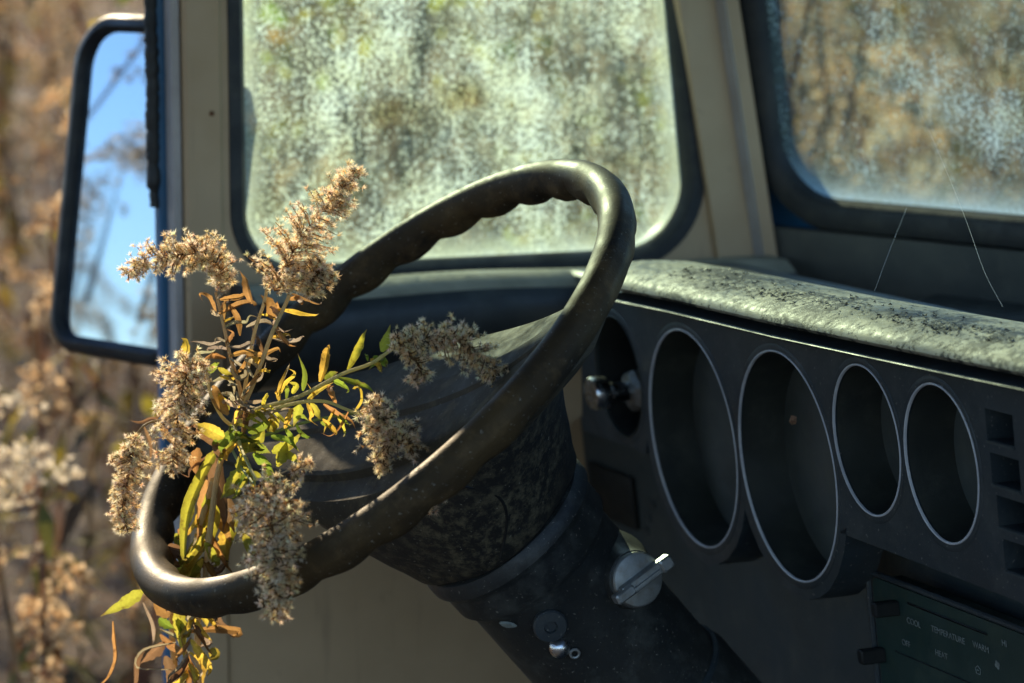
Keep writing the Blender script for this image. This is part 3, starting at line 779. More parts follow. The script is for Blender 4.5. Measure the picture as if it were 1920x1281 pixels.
def leaf(mb, ctrl, width, col, fold=.35, twist=0., curl=0.):
    P = spline(ctrl, 16); n = len(P); L = sum((P[i + 1] - P[i]).length for i in range(n - 1)); nr = None
    rows = []
    view = (CAM - P[0]).normalized()
    for i, p in enumerate(P):
        t = i / (n - 1); tg = (P[min(i + 1, n - 1)] - P[max(i - 1, 0)]).normalized()
        sd = tg.cross(view); sd = sd.normalized() if sd.length > .05 else tg.orthogonal().normalized()
        sd = Matrix.Rotation(twist * (t + .25) , 3, tg) @ sd; up = sd.cross(tg)
        w_ = width * .56 * (max(0, math.sin(math.pi * min(1, (t * .96 + .04)) ** .72)) ** 1.25 + .05) * (1 + .16 * random.uniform(-1, 1))
        if t > .97: w_ *= .25
        rows.append([p - sd * w_ + up * w_ * fold, p - sd * w_ * .5 + up * w_ * fold * .38, p, p + sd * w_ * .5 + up * w_ * fold * .38, p + sd * w_ + up * w_ * fold * (1 - curl)])
    vs = [q for r in rows for q in r]; fs = [(i * 5 + j, i * 5 + j + 1, (i + 1) * 5 + j + 1, (i + 1) * 5 + j) for i in range(n - 1) for j in range(4)]
    o = len(mb.v); mb.add(vs, fs, 0, col)
    tipc = colvar(BRW, .2)
    for i in range(n):
        t = i / (n - 1); k = max(0, (t - .72) / .28) * random.uniform(.5, 1.)
        for j in range(5):
            e = .12 * (abs(j - 2) == 2); c = mb.col[o + i * 5 + j]; q = min(1, k + e); hl = 1.12 if j == 2 else 1.
            mb.col[o + i * 5 + j] = tuple((a * (1 - q) + b * q) * hl for a, b in zip(c, tipc))

# ---- the goldenrod that has grown up through the steering wheel
base = at(385, 1500, 1.96); base.z = 0
axis_base = base.copy()
gr = empty('goldenrod', base, 'backlit dried goldenrod with fluffy seed heads growing up through the steering wheel', 'plant')
def pts(lst): return [at(*q) for q in lst]
st = MB()
SC1, SC2 = (.60, .43, .20), (.50, .45, .16)
def stem(l, r0, r1, col=SC1, n=20):
    r0 *= .72; r1 *= .72; P = spline(pts(l), n); st.tube(P, [r0 + (r1 - r0) * i / n for i in range(n + 1)], 7, 0, colvar(col, .12))
low_ = [base, base + Vector((.01, -.01, .5)), at(372, 1281, 1.90), at(384, 1100, 1.87), at(398, 960, 1.845), at(412, 872, 1.83), at(436, 800, 1.825)]
st.tube(spline(low_, 40), [.0024 - .0006 * i / 40 for i in range(41)], 8, 0, SC1)
st.tube(spline([base + Vector((.03, .02, 0)), base + Vector((.03, .0, .5)), at(330, 1281, 1.92), at(345, 1150, 1.90), at(372, 1000, 1.87), at(400, 900, 1.84)], 30), .0022, 7, 0, SC1)
stem([(436, 800, 1.825), (452, 745, 1.82), (432, 670, 1.815), (417, 600, 1.81), (404, 548, 1.81)], .0022, .0013)
stem([(440, 790, 1.825), (455, 750, 1.82), (465, 690, 1.815), (478, 620, 1.81), (496, 565, 1.805), (503, 520, 1.80)], .0021, .0014)
stem([(444, 785, 1.825), (466, 740, 1.815), (490, 680, 1.805), (512, 620, 1.80), (540, 560, 1.795), (548, 530, 1.795)], .0024, .0016)
stem([(440, 795, 1.825), (480, 768, 1.815), (560, 744, 1.80), (640, 702, 1.79), (695, 682, 1.785), (735, 655, 1.78)], .0022, .0015, SC2)
stem([(440, 798, 1.825), (490, 774, 1.815), (560, 755, 1.805), (610, 753, 1.80), (650, 768, 1.795), (690, 782, 1.79)], .0020, .0013, SC2)
stem([(430, 830, 1.83), (500, 815, 1.835), (560, 795, 1.835), (640, 778, 1.83), (700, 772, 1.82)], .0018, .0011, (.24, .30, .10))
stem([(436, 800, 1.825), (415, 780, 1.815), (395, 740, 1.805), (388, 705, 1.80), (380, 690, 1.80)], .0018, .0012)
stem([(420, 850, 1.83), (370, 815, 1.815), (310, 790, 1.80), (275, 795, 1.795), (252, 818, 1.79)], .0014, .0009, (.36, .22, .10))
stem([(440, 800, 1.825), (452, 840, 1.79), (465, 870, 1.755), (480, 900, 1.73)], .0018, .0014, SC2)
stem([(428, 830, 1.83), (455, 880, 1.80), (475, 905, 1.74)], .0014, .0010, (.22, .28, .12))
stem([(480, 900, 1.75), (520, 890, 1.75), (562, 872, 1.75)], .0010, .0006)
st.build('stem', M['stem'], gr, tint=True, origin=base)
# seed heads
px = lambda n: n / FPX * 1.8
plume('seed_head', pts([(515, 545, 1.795), (535, 500, 1.79), (565, 445, 1.79), (610, 390, 1.785), (645, 350, 1.78), (668, 316, 1.78)]), [px(55), px(68), px(52), px(38), px(20), px(10)], 560, px(11), gr)
plume('seed_head', pts([(570, 545, 1.79), (590, 520, 1.785), (606, 500, 1.785)]), [px(30), px(34), px(20)], 150, px(11), gr)
plume('seed_head', pts([(406, 545, 1.81), (412, 505, 1.805), (385, 478, 1.80), (335, 478, 1.80), (280, 482, 1.795), (236, 515, 1.79)]), [px(14), px(34), px(40), px(34), px(24), px(14)], 380, px(11), gr)
plume('seed_head', pts([(378, 680, 1.80), (352, 700, 1.79), (338, 750, 1.785), (330, 810, 1.785), (322, 888, 1.785)]), [px(30), px(52), px(44), px(34), px(16)], 430, px(11), gr)
plume('seed_head', pts([(252, 815, 1.79), (248, 850, 1.785), (240, 900, 1.785), (230, 950, 1.785), (240, 998, 1.785)]), [px(22), px(34), px(28), px(22), px(12)], 280, px(10.5), gr)
plume('seed_head', pts([(490, 905, 1.72), (505, 950, 1.70), (513, 1010, 1.675), (516, 1080, 1.66), (520, 1162, 1.655)]), [px(52), px(66), px(54), px(36), px(14)], 640, px(11), gr)
plume('seed_head', pts([(735, 650, 1.78), (770, 640, 1.775), (830, 630, 1.77), (885, 652, 1.765), (932, 700, 1.76)]), [px(26), px(32), px(38), px(34), px(20)], 370, px(10.5), gr, None, .2)
plume('seed_head', pts([(760, 660, 1.775), (785, 685, 1.77), (790, 715, 1.77)]), [px(18), px(22), px(14)], 70, px(10.5), gr)
plume('seed_head', pts([(690, 745, 1.80), (715, 780, 1.79), (735, 815, 1.785), (770, 838, 1.775)]), [px(26), px(54), px(50), px(22)], 330, px(11), gr)
plume('seed_head', pts([(720, 830, 1.785), (718, 860, 1.785), (722, 882, 1.785)]), [px(22), px(18), px(8)], 60, px(10), gr)
plume('seed_head', pts([(540, 892, 1.75), (560, 878, 1.75), (575, 862, 1.75)]), [px(10), px(13), px(8)], 34, px(11), gr)
# leaves
lf = MB()
def L(ctrl, wpx, col, fold=.35, twist=0., curl=0., d=1.81):
    c = [at(q[0], q[1], q[2] if len(q) > 2 else d + random.uniform(-.006, .006)) for q in ctrl]
    if col in (ORG, GRY, BRW, YEL) and wpx < 18:          # dried blades: longer, thinner, rolled up
        e = c[-1] + (c[-1] - c[-2]) * .45 + rvec() * .004; m_ = c[len(c) // 2]
        c = c[:-1] + [c[-1] + rvec() * .002, e]; wpx *= .8; fold = .9; twist *= 1.8
    if wpx >= 24: wpx *= .68; fold = max(fold, .6)
    leaf(lf, c, wpx / FPX * d, colvar(col, .22), fold, twist, curl)
for spec in [
    # dry leaves on the upright stems
    ([(404, 585), (390, 560), (382, 556)], 14, ORG), ([(412, 562), (430, 560), (448, 558), (456, 556)], 12, ORG), ([(410, 590), (440, 575), (465, 568), (478, 574)], 13, ORG),
    ([(472, 570), (465, 545), (455, 525)], 16, ORG), ([(512, 598), (505, 570), (488, 553)], 20, ORG), ([(420, 605), (424, 580), (424, 570)], 10, ORG), ([(450, 630), (446, 600), (430, 578)], 14, ORG),
    ([(462, 614), (490, 606), (503, 612)], 14, GRY), ([(420, 615), (440, 606), (462, 606), (470, 598)], 9, GRY), ([(415, 640), (395, 648), (380, 645), (371, 641)], 10, GRY),
    ([(424, 648), (432, 632), (430, 624)], 9, ORG), ([(428, 650), (450, 652), (468, 645), (478, 646)], 9, GRY), ([(495, 665), (488, 640), (480, 626)], 12, BRW), ([(494, 662), (502, 675), (512, 676)], 10, GRY),
    ([(520, 580), (550, 583), (575, 588), (594, 594)], 13, YEL), ([(522, 590), (518, 608), (530, 618), (537, 620)], 12, GRY), ([(546, 550), (570, 558), (594, 568)], 10, ORG), ([(508, 634), (540, 642), (560, 640), (568, 630)], 11, GRY), ([(516, 608), (524, 628), (538, 645)], 10, ORG),
    ([(430, 668), (460, 660), (490, 665), (516, 656)], 12, ORG), ([(424, 672), (402, 666), (384, 668)], 13, ORG), ([(430, 672), (452, 688), (462, 690)], 9, GRY), ([(440, 700), (452, 690), (458, 672)], 9, ORG), ([(470, 720), (490, 712), (494, 696)], 8, GRY), ([(452, 745), (470, 720), (486, 706)], 10, ORG),
    ([(432, 690), (445, 710), (462, 705), (458, 690)], 11, GRY), ([(372, 690), (366, 710), (362, 702)], 8, GRY), ([(345, 668), (350, 655), (348, 645)], 17, YEL), ([(362, 668), (376, 660), (398, 652)], 8, GRY),
    ([(520, 745), (535, 718), (546, 700)], 10, YEL), ([(600, 716), (608, 690), (613, 662), (611, 650)], 17, YEL), ([(522, 744), (528, 722), (537, 690)], 10, YEL), ([(568, 733), (572, 700), (558, 662)], 9, GREEN), ([(548, 738), (556, 722), (538, 716)], 10, YELG),
    # yellow green leaves along the arching stems
    ([(652, 694), (668, 660), (678, 635), (688, 617)], 15, YELG), ([(610, 712), (620, 702), (634, 698)], 12, GREEN), ([(635, 708), (670, 720), (690, 728), (706, 742)], 11, GREEN), ([(716, 660), (724, 640), (732, 608)], 17, YELG), ([(700, 668), (706, 676), (690, 695)], 10, GREEN),
    ([(576, 748), (590, 738), (612, 726)], 9, YEL), ([(582, 752), (590, 740), (584, 728)], 8, YEL), ([(630, 758), (622, 738), (620, 722)], 12, ORG), ([(666, 770), (676, 750), (672, 728), (664, 724)], 11, YEL), ([(606, 758), (630, 778), (656, 794)], 13, ORG), ([(655, 770), (640, 800), (616, 815)], 9, ORG), ([(628, 768), (620, 785), (616, 800)], 8, YEL),
    ([(583, 755), (596, 775), (602, 788)], 14, YELG), ([(575, 756), (582, 775), (585, 790)], 11, YEL), ([(560, 756), (558, 775), (550, 800)], 17, YELG), ([(550, 775), (568, 780), (580, 790)], 9, GREEN), ([(600, 790), (612, 796), (620, 803)], 8, GREEN), ([(470, 770), (500, 776), (534, 772)], 10, GRY), ([(460, 790), (480, 775), (500, 768)], 9, YELG),
    ([(465, 810), (490, 800), (520, 782)], 18, GREEN), ([(500, 808), (515, 795), (522, 780)], 17, YELG), ([(455, 818), (464, 790), (470, 772)], 15, ORG), ([(465, 830), (486, 822), (496, 800)], 18, YELG), ([(462, 850), (455, 830), (446, 808)], 22, YEL), ([(510, 848), (540, 835), (567, 810)], 20, YELG), ([(520, 875), (532, 850), (538, 826)], 17, YELG),
    ([(470, 838), (490, 842), (508, 850)], 16, GREEN), ([(475, 850), (500, 870), (516, 890)], 17, GREEN), ([(520, 850), (545, 856), (560, 868)], 15, YELG), ([(508, 818), (540, 826), (562, 848)], 11, GREEN), ([(458, 888), (450, 870), (447, 855)], 17, YELG), ([(450, 880), (435, 905), (412, 938)], 22, YELG), ([(490, 896), (470, 888), (452, 886)], 14, YELG), ([(446, 915), (430, 925), (416, 935)], 12, YELG), ([(500, 880), (505, 895), (498, 905)], 14, GREEN),
    ([(428, 778), (410, 755), (400, 730), (396, 725)], 22, ORG), ([(426, 776), (416, 755), (410, 735)], 20, YELG), ([(415, 738), (432, 742), (440, 762)], 10, GRY), ([(400, 715), (425, 706), (440, 722), (445, 740)], 12, GRY), ([(408, 690), (425, 700), (440, 705)], 10, YELG), ([(392, 700), (402, 686), (412, 680)], 12, GREEN),
    ([(420, 820), (390, 805), (362, 795)], 34, YEL, .2), ([(425, 845), (400, 830), (372, 805)], 12, BRW), ([(400, 835), (415, 850), (425, 845)], 30, BRW), ([(300, 792), (310, 815), (325, 840)], 14, BRW), ([(270, 800), (280, 830), (285, 850)], 9, BRW), ([(300, 790), (285, 785), (262, 788)], 9, BRW), ([(325, 782), (308, 775), (298, 790)], 14, BRW), ([(330, 790), (336, 765), (345, 760)], 10, BRW),
    # big hanging leaves inside the wheel
    ([(408, 842, 1.84), (385, 880, 1.845), (352, 960, 1.845), (345, 1040, 1.845), (352, 1048, 1.84)], 34, YELG, .5), ([(404, 846, 1.85), (410, 900, 1.85), (424, 960, 1.85), (418, 1000, 1.85)], 44, BRW, .25), ([(398, 890, 1.86), (405, 950, 1.86), (395, 1010, 1.86), (372, 1045, 1.86)], 28, YELG, .5), ([(388, 900, 1.865), (378, 960, 1.865), (368, 1030, 1.86)], 22, ORG, .4), ([(372, 840, 1.85), (366, 870, 1.85), (370, 892, 1.85)], 20, ORG), ([(395, 852, 1.85), (360, 880, 1.85), (350, 892, 1.85)], 12, BRW),
    ([(430, 935, 1.87), (428, 965, 1.87), (440, 1000, 1.87)], 34, BRW), ([(440, 960, 1.875), (432, 1000, 1.875), (420, 1060, 1.87)], 30, YELG), ([(455, 1000, 1.87), (470, 1030, 1.87), (482, 1060, 1.87)], 26, YELG), ([(420, 990, 1.87), (425, 1030, 1.87), (428, 1070, 1.87)], 34, YEL), ([(330, 1000, 1.88), (340, 1050, 1.88), (345, 1080, 1.88)], 30, YELG, .2), ([(310, 1030, 1.87), (340, 1035, 1.87), (350, 1060, 1.87)], 44, BRW), ([(350, 1060, 1.88), (340, 1090, 1.88), (336, 1140, 1.88)], 42, YELG, .2), ([(365, 1050, 1.87), (390, 1065, 1.87), (410, 1072, 1.87), (425, 1060, 1.87)], 16, BRW), ([(372, 1060, 1.88), (374, 1090, 1.88), (376, 1120, 1.88)], 14, YEL), ([(350, 985, 1.88), (340, 1005, 1.88), (325, 1010, 1.88)], 20, ORG), ([(395, 1000, 1.88), (405, 1040, 1.88), (395, 1060, 1.88)], 24, BRW), ([(360, 930, 1.87), (355, 970, 1.87), (338, 1010, 1.87)], 24, YELG), ([(300, 1040, 1.88), (330, 1060, 1.88), (350, 1050, 1.88)], 18, BRW),
    # below the rim
    ([(268, 1108, 1.86), (235, 1130, 1.86), (188, 1156, 1.86)], 22, YELG, .15), ([(212, 1165, 1.87), (215, 1200, 1.87), (218, 1235, 1.87), (205, 1270, 1.87), (186, 1286, 1.87)], 10, ORG), ([(332, 1140, 1.89), (340, 1180, 1.89), (346, 1240, 1.89)], 34, YELG, .2), ([(330, 1160, 1.89), (350, 1190, 1.89), (360, 1160, 1.89)], 26, GREEN), ([(298, 1160, 1.89), (312, 1172, 1.89), (330, 1180, 1.89)], 24, GREEN), ([(380, 1140, 1.89), (384, 1160, 1.89), (388, 1178, 1.89)], 20, YEL), ([(350, 1185, 1.89), (400, 1180, 1.89), (448, 1184, 1.89), (440, 1192, 1.89)], 16, ORG), ([(268, 1130, 1.88), (285, 1170, 1.88), (290, 1200, 1.88)], 8, GRY), ([(290, 1130, 1.89), (310, 1150, 1.89), (320, 1145, 1.89)], 22, ORG), ([(300, 1190, 1.9), (320, 1210, 1.9), (345, 1220, 1.9)], 16, ORG), ([(330, 1205, 1.89), (270, 1220, 1.89), (258, 1250, 1.89), (310, 1255, 1.89)], 9, GRY), ([(310, 1205, 1.9), (285, 1225, 1.9), (262, 1245, 1.9)], 30, BRW), ([(380, 1225, 1.9), (376, 1255, 1.9), (380, 1290, 1.9)], 28, YEL, .15), ([(395, 1216, 1.89), (405, 1230, 1.89), (390, 1240, 1.89)], 22, YEL), ([(370, 1230, 1.9), (340, 1275, 1.9), (310, 1290, 1.9)], 16, YEL), ([(272, 1215, 1.9), (255, 1240, 1.9), (245, 1290, 1.9)], 14, BRW), ([(360, 1225, 1.9), (350, 1260, 1.9), (360, 1300, 1.9)], 22, ORG), ([(310, 1230, 1.9), (320, 1260, 1.9), (312, 1300, 1.9)], 18, BRW), ([(345, 1150, 1.9), (370, 1175, 1.9), (395, 1205, 1.9), (380, 1215, 1.9)], 16, GRY), ([(300, 1180, 1.9), (335, 1200, 1.9), (345, 1235, 1.9)], 9, GRY), ([(395, 1150, 1.9), (410, 1170, 1.9), (430, 1175, 1.9)], 18, BRW),
]:
    L(spec[0], spec[1], spec[2], spec[3] if len(spec) > 3 else .4, random.uniform(-.9, .9), random.uniform(0, .8))
# more rolled dry blades along the upright stems, thin fresh ones along the arching stems
for path, n_, cols_, wr, lr in (([(436, 800), (452, 745), (432, 670), (417, 600), (406, 556)], 15, (GRY, YEL, BRW, GRY), (5, 9), (18, 46)), ([(444, 785), (466, 740), (490, 680), (512, 620), (540, 560)], 16, (ORG, GRY, YEL, GRY), (5, 10), (18, 50)),
        ([(440, 795), (480, 768), (560, 744), (640, 702), (735, 655)], 14, (YELG, YEL, GREEN, YELG), (6, 11), (22, 50)), ([(430, 830), (500, 815), (560, 795), (640, 778)], 8, (GREEN, YELG, YEL), (7, 12), (22, 45)),
        ([(436, 800), (450, 850), (470, 890)], 14, (YELG, GREEN, YEL), (9, 15), (30, 60)), ([(384, 1100), (360, 1180), (350, 1281)], 22, (BRW, ORG, GRY, YEL), (6, 14), (30, 80)), ([(412, 872), (390, 960), (380, 1050)], 14, (YELG, ORG, YELG, YEL), (9, 20), (40, 110))):
    dd_ = 1.88 if path[-1][1] > 1100 else (1.86 if path[-1][1] > 1000 else 1.808)
    for k in range(n_):
        x_ = random.random() * (len(path) - 1); i = min(int(x_), len(path) - 2); f_ = x_ - i
        bx, by = path[i][0] + (path[i + 1][0] - path[i][0]) * f_, path[i][1] + (path[i + 1][1] - path[i][1]) * f_
        dr = Vector((path[i + 1][0] - path[i][0], path[i + 1][1] - path[i][1])).normalized(); sg = random.choice((-1, 1)); nr_ = Vector((-dr.y, dr.x)) * sg
        hang = by > 840; ln = random.uniform(*lr); a = (dr * random.uniform(.1, .9) + nr_).normalized() if not hang else Vector((nr_.x * .6, 1)).normalized()
        m1 = Vector((bx, by)) + a * ln * .45; m2_ = Vector((bx, by)) + a * ln * .8 + Vector((random.uniform(-8, 8), random.uniform(-4, 10))); m3_ = m2_ + (a * .2 + Vector((random.uniform(-.6, .6), random.uniform(-.2, .7)))) * ln * .35
        P_ = [at(q[0], q[1], dd_ + random.uniform(-.012, .012)) for q in ((bx, by), m1, m2_, m3_)]
        leaf(lf, P_, random.uniform(*wr) / FPX * dd_, colvar(random.choice(cols_), .3), random.uniform(.3, 1.1), random.uniform(-1.6, 1.6), random.random())
lf.build('leaves', M['leaf'], gr, tint=True, origin=base)

# ---- fallen bits
p, nr = colhit(955, 1168); mb = MB()
axis_base = p + nr * .001
e_ = nr.orthogonal().normalized(); g_ = nr.cross(e_); hx = (ray(975, 1162) - ray(935, 1172)).normalized(); hx = (hx - nr * hx.dot(nr)).normalized(); hy = nr.cross(hx)
vs = []; 
for k in range(10):
    a = 2 * math.pi * k / 10; vs.append(axis_base + hx * math.cos(a) * .0066 * random.uniform(.8, 1.1) + hy * math.sin(a) * .0030 * random.uniform(.7, 1.1) + nr * .0008 * random.random())
vs2 = [axis_base.lerp(v, .7) + nr * .0016 for v in vs]
mb.loft([vs, vs2]); o = mb.build('lichen_scrap', M['white'], None, origin=axis_base); tag(o, 'small pale lichen scrap stuck on the black steering column', 'scrap')
# tuft caught on the hub
axis_base = at(816, 930, 1.73)
q_ = [at(826, 902, 1.735), at(818, 930, 1.735), at(806, 958, 1.737)]
o = plume('seed_tuft', q_, [px(6), px(15), px(10)], 46, px(10), None); tag(o, 'small loose goldenrod tuft lodged on the hub below the rim', 'seed tuft')
# leaf crumb in the second big gauge
axis_base = onS(1487, 788, FD + .008); mb = MB()
ns = [axis_base + (U * math.cos(a) * random.uniform(.5, 1.1) * .006 + Z * math.sin(a) * random.uniform(.5, 1.1) * .004 + F * random.uniform(-.001, .001)) for a in [2 * math.pi * k / 9 for k in range(9)]]
mb.add(ns + [axis_base - F * .001], [(i, (i + 1) % 9, 9) for i in range(9)], 0, (.62, .36, .22))
o = mb.build('leaf_crumb', M['leaf'], None, smooth=False, tint=True, origin=axis_base); tag(o, 'tiny brown leaf crumb caught inside the widest gauge hole', 'leaf')
# spider silk
def silk(l, lab):
    P = spline([at(*q) for q in l], 16); b = P[0].copy(); mb = MB(); mb.tube(P, .00006, 5); t = NT('spider_silk')
    m_ = t.done(t.pbsdf((.8, .8, .78), .3)); o = mb.build('spider_silk', m_, None, origin=b); tag(o, lab, 'spider silk')
silk([(1640, 545, 1.86), (1668, 470, 1.9), (1688, 420, 1.94), (1700, 390, 1.97)], 'short glinting spider thread left of the longer one by the windscreen')
silk([(1880, 575, 1.72), (1846, 510, 1.76), (1812, 415, 1.84), (1770, 310, 1.92), (1700, 150, 2.0)], 'long spider thread running from the dash pad up across the windscreen')

# ================================================================== weeds outside
def weed_arrays(seed, h, ngr, nfl, fs, cols, leafy=40, umbel=False, tmin=.68, ls=1.):
    r = np.random.default_rng(seed); V_ = []; T_ = []; C_ = []
    def tri(a, b, c, col):
        o = len(V_); V_.extend([a, b, c]); T_.append((o, o + 1, o + 2)); C_.extend([col] * 3)
    def vary(c, v=.3): return np.array(c) * (1 + r.uniform(-v, v))
    lean = r.normal(0, .07, 2); ax = lambda t: np.array([lean[0] * t * t * h, lean[1] * t * t * h, t * h])
    for i in range(8):
        a, b = ax(i / 8), ax((i + 1) / 8); w_ = .004
        d = np.array([w_, 0, 0]); e = np.array([0, w_, 0])
        tri(a - d, a + d, b, vary(cols[0])); tri(a - e, a + e, b + d, vary(cols[0])); tri(b - d, b + d, a, vary(cols[0]))
    for i in range(leafy):
        t = r.uniform(.12, .85); p = ax(t); a = r.uniform(0, 6.28); d = np.array([math.cos(a), math.sin(a), r.uniform(-.9, .5)]); d /= np.linalg.norm(d)
        s_ = np.array([-math.sin(a), math.cos(a), 0]) * r.uniform(.006, .012); L_ = r.uniform(.05, .11)
        m_ = p + d * L_ * .5; e = p + d * L_ + np.array([0, 0, -.3 * L_]); c = vary(cols[1 + r.integers(0, 3)])
        tri(p, m_ - s_, m_ + s_, c); tri(m_ - s_, m_ + s_, e, c)
    for gi in range(ngr):
        t = r.uniform(tmin, 1.0) if gi else 1.0; p = ax(t); a = r.uniform(0, 6.28); out = np.array([math.cos(a), math.sin(a), 0]); L_ = r.uniform(.10, .22) * (1.1 - .3 * t) * ls
        for k in range(nfl):
            q = r.uniform(.1, 1)
            if umbel: c = p + out * L_ * .7 + np.array([r.normal(0, .022), r.normal(0, .022), .02 + r.normal(0, .006)])
            else: c = p + out * L_ * q + np.array([0, 0, L_ * (.55 * q - .75 * q * q)]) + r.normal(0, .013 * (1.25 - q) * (.5 + .5 * ls), 3)
            cc = vary(cols[4 if r.random() < .6 else 5], .3)
            for m_ in range(3):
                d1 = r.normal(0, 1, 3); d1 /= np.linalg.norm(d1); d2 = np.cross(d1, r.normal(0, 1, 3)); d2 /= np.linalg.norm(d2) + 1e-9
                tri(c + d1 * fs, c + d2 * fs * .6 - d1 * fs * .4, c - d2 * fs * .6 - d1 * fs * .4, cc)
    return np.array(V_, np.float32), np.array(T_, np.int32), np.array(C_, np.float32)
CB = [(.13, .065, .042), (.17, .065, .03), (.26, .115, .04), (.36, .26, .035), (.70, .52, .32), (.50, .31, .15)]
CG = [(.13, .07, .045), (.14, .13, .03), (.42, .30, .04), (.22, .09, .03), (.80, .62, .40), (.60, .40, .21)]
CW = [(.12, .09, .06), (.13, .08, .045), (.20, .15, .05), (.12, .095, .055), (.76, .68, .54), (.60, .50, .36)]
variants = [weed_arrays(11 + i, 1.25 + .09 * (i % 4), 7, 36, .0075, (CB, CG, CB, CW)[i % 4], 46) for i in range(8)]
def mesh_np(name, Vs, Ts, Cs, mat):
    me = bpy.data.meshes.new(name); nv, ntri = len(Vs), len(Ts)
    me.vertices.add(nv); me.vertices.foreach_set('co', Vs.ravel()); me.loops.add(ntri * 3); me.loops.foreach_set('vertex_index', Ts.ravel())
    me.polygons.add(ntri); me.polygons.foreach_set('loop_start', np.arange(0, ntri * 3, 3, dtype=np.int32))
    a = me.color_attributes.new('tint', 'FLOAT_COLOR', 'POINT'); a.data.foreach_set('color', np.c_[Cs, np.ones(nv, np.float32)].astype(np.float32).ravel())
    me.materials.append(mat); me.update(); me.validate(); return me
def inside_van(x, y):
    p = Vector((x, y, 0)); u, f = p.dot(U), p.dot(F); return -2.42 < u < .3 and -1.2 < f < 2.15
Vs, Ts, Cs, off = [], [], [], 0; cnt = 0
while cnt < 430:
    ang = rng.uniform(-.55, .50); dist = 3.0 + 9.5 * rng.random() ** 1.25
    x, y = math.sin(ang) * dist, math.cos(ang) * dist
    if inside_van(x, y): continue
    if abs(ang) > .28 and rng.random() < .5: continue
    if -.22 < ang < -.10 and dist < 4.3: continue
    v, t, c = variants[rng.integers(0, 8)]
    a = rng.uniform(0, 6.28); s_ = rng.uniform(.85, 1.15) * (1 + .025 * dist)
    # the sun reaches the cab over the lower weeds beside the doorway
    along = (x + .1) * SUN_V.x + (y - 1.8) * SUN_V.y; lat = abs((x + .1) * SUN_V.y - (y - 1.8) * SUN_V.x)
    if lat < 1.1 and float(v[:, 2].max()) * s_ > 1.12 + along * math.tan(SUN_EL) / math.cos(SUN_EL): continue
    R_ = np.array([[math.cos(a), -math.sin(a), 0], [math.sin(a), math.cos(a), 0], [0, 0, 1]], np.float32)
    Vs.append((v * s_) @ R_.T + np.array([x, y, -.03], np.float32)); Ts.append(t + off); off += len(v)
    k = rng.uniform(.55, 1.05); Cs.append(c * k); cnt += 1
o = link('dry_weeds', mesh_np('dry_weeds', np.vstack(Vs), np.vstack(Ts), np.vstack(Cs), M['weed']))
tag(o, 'dense thicket of dry brown goldenrod and asters filling the field', 'weeds', kind='stuff')
# scrub bank behind the field
Vs, Ts, Cs, off = [], [], [], 0
for k in range(150):
    ang = rng.uniform(-.6, .6); dist = rng.uniform(14, 24); v, t, c = variants[rng.integers(0, 8)]; s_ = rng.uniform(1.6, 2.6)
    a = rng.uniform(0, 6.28); R_ = np.array([[math.cos(a), -math.sin(a), 0], [math.sin(a), math.cos(a), 0], [0, 0, 1]], np.float32)
    Vs.append((v * np.array([s_ * 1.6, s_ * 1.6, s_], np.float32)) @ R_.T + np.array([math.sin(ang) * dist, math.cos(ang) * dist, -.03], np.float32)); Ts.append(t + off); off += len(v); Cs.append(c * .6)
o = link('scrub', mesh_np('scrub', np.vstack(Vs), np.vstack(Ts), np.vstack(Cs), M['weed'])); tag(o, 'dark brown scrub closing off the field behind the weeds', 'scrub', kind='stuff')

def sapling(seed, base_, h, lean, nl, lab):
    r = np.random.default_rng(seed); rt = empty('sapling', base_, lab, 'sapling', 'yellowing saplings beyond the side window')
    tb = MB(); lv = MB(); tips = []
    top = base_ + Vector((lean[0], lean[1], h))
    tr_ = spline([base_, base_.lerp(top, .4) + Vector((r.normal(0, .04), r.normal(0, .04), 0)), top], 16)
    tb.tube(tr_, [.020 * (1 - i / 19) + .003 for i in range(17)], 8, 0, (.03, .022, .016))
    for k in range(16):
        i = int(r.integers(4, 15)); p = tr_[i]; a = r.uniform(0, 6.28); L_ = r.uniform(.25, .6)
        e = p + Vector((math.cos(a) * L_, math.sin(a) * L_, L_ * r.uniform(.3, 1.0))); m_ = p.lerp(e, .5) + Vector((0, 0, .04))
        q = spline([p, m_, e], 8); tb.tube(q, [.0045 * (1 - j / 10) + .0008 for j in range(9)], 5, 0, (.05, .038, .028)); tips += q[3:]
    for k in range(nl):
        p = tips[int(r.integers(0, len(tips)))] + Vector(tuple(r.normal(0, .02, 3))); d = Vector(tuple(r.normal(0, 1, 3))).normalized(); t = d.orthogonal().normalized(); L_ = r.uniform(.03, .055)
        c = [(.52, .44, .05), (.40, .42, .06), (.28, .36, .06), (.45, .25, .06)][int(r.choice(4, p=[.42, .28, .15, .15]))]
        up = d.cross(t) * L_ * .12
        lv.add([p, p + d * L_ * .35 + t * L_ * .28 + up, p + d * L_ * .75 + t * L_ * .2 + up, p + d * L_, p + d * L_ * .75 - t * L_ * .2 + up, p + d * L_ * .35 - t * L_ * .28 + up], [(0, 1, 2, 3), (0, 3, 4, 5)], 0, colvar(c, .2))
    tb.build('trunk', M['stem'], rt, tint=True, origin=base_); lv.build('leaves', M['leaf'], rt, smooth=False, tint=True, origin=base_)
def gp(px_, py_, d): p = at(px_, py_, d); p.z = 0; return p
sapling(1, gp(1150, 300, 4.0), 2.0, (-.62, .1), 330, 'slanting sapling with yellow leaves seen through the middle of the side window')
sapling(2, gp(560, 300, 4.3), 1.9, (.25, .1), 260, 'sapling with dark stem seen through the left part of the side window')
sapling(3, gp(1780, 300, 4.6), 1.9, (-.2, .1), 220, 'sapling with few yellow leaves seen through the dusty windscreen')

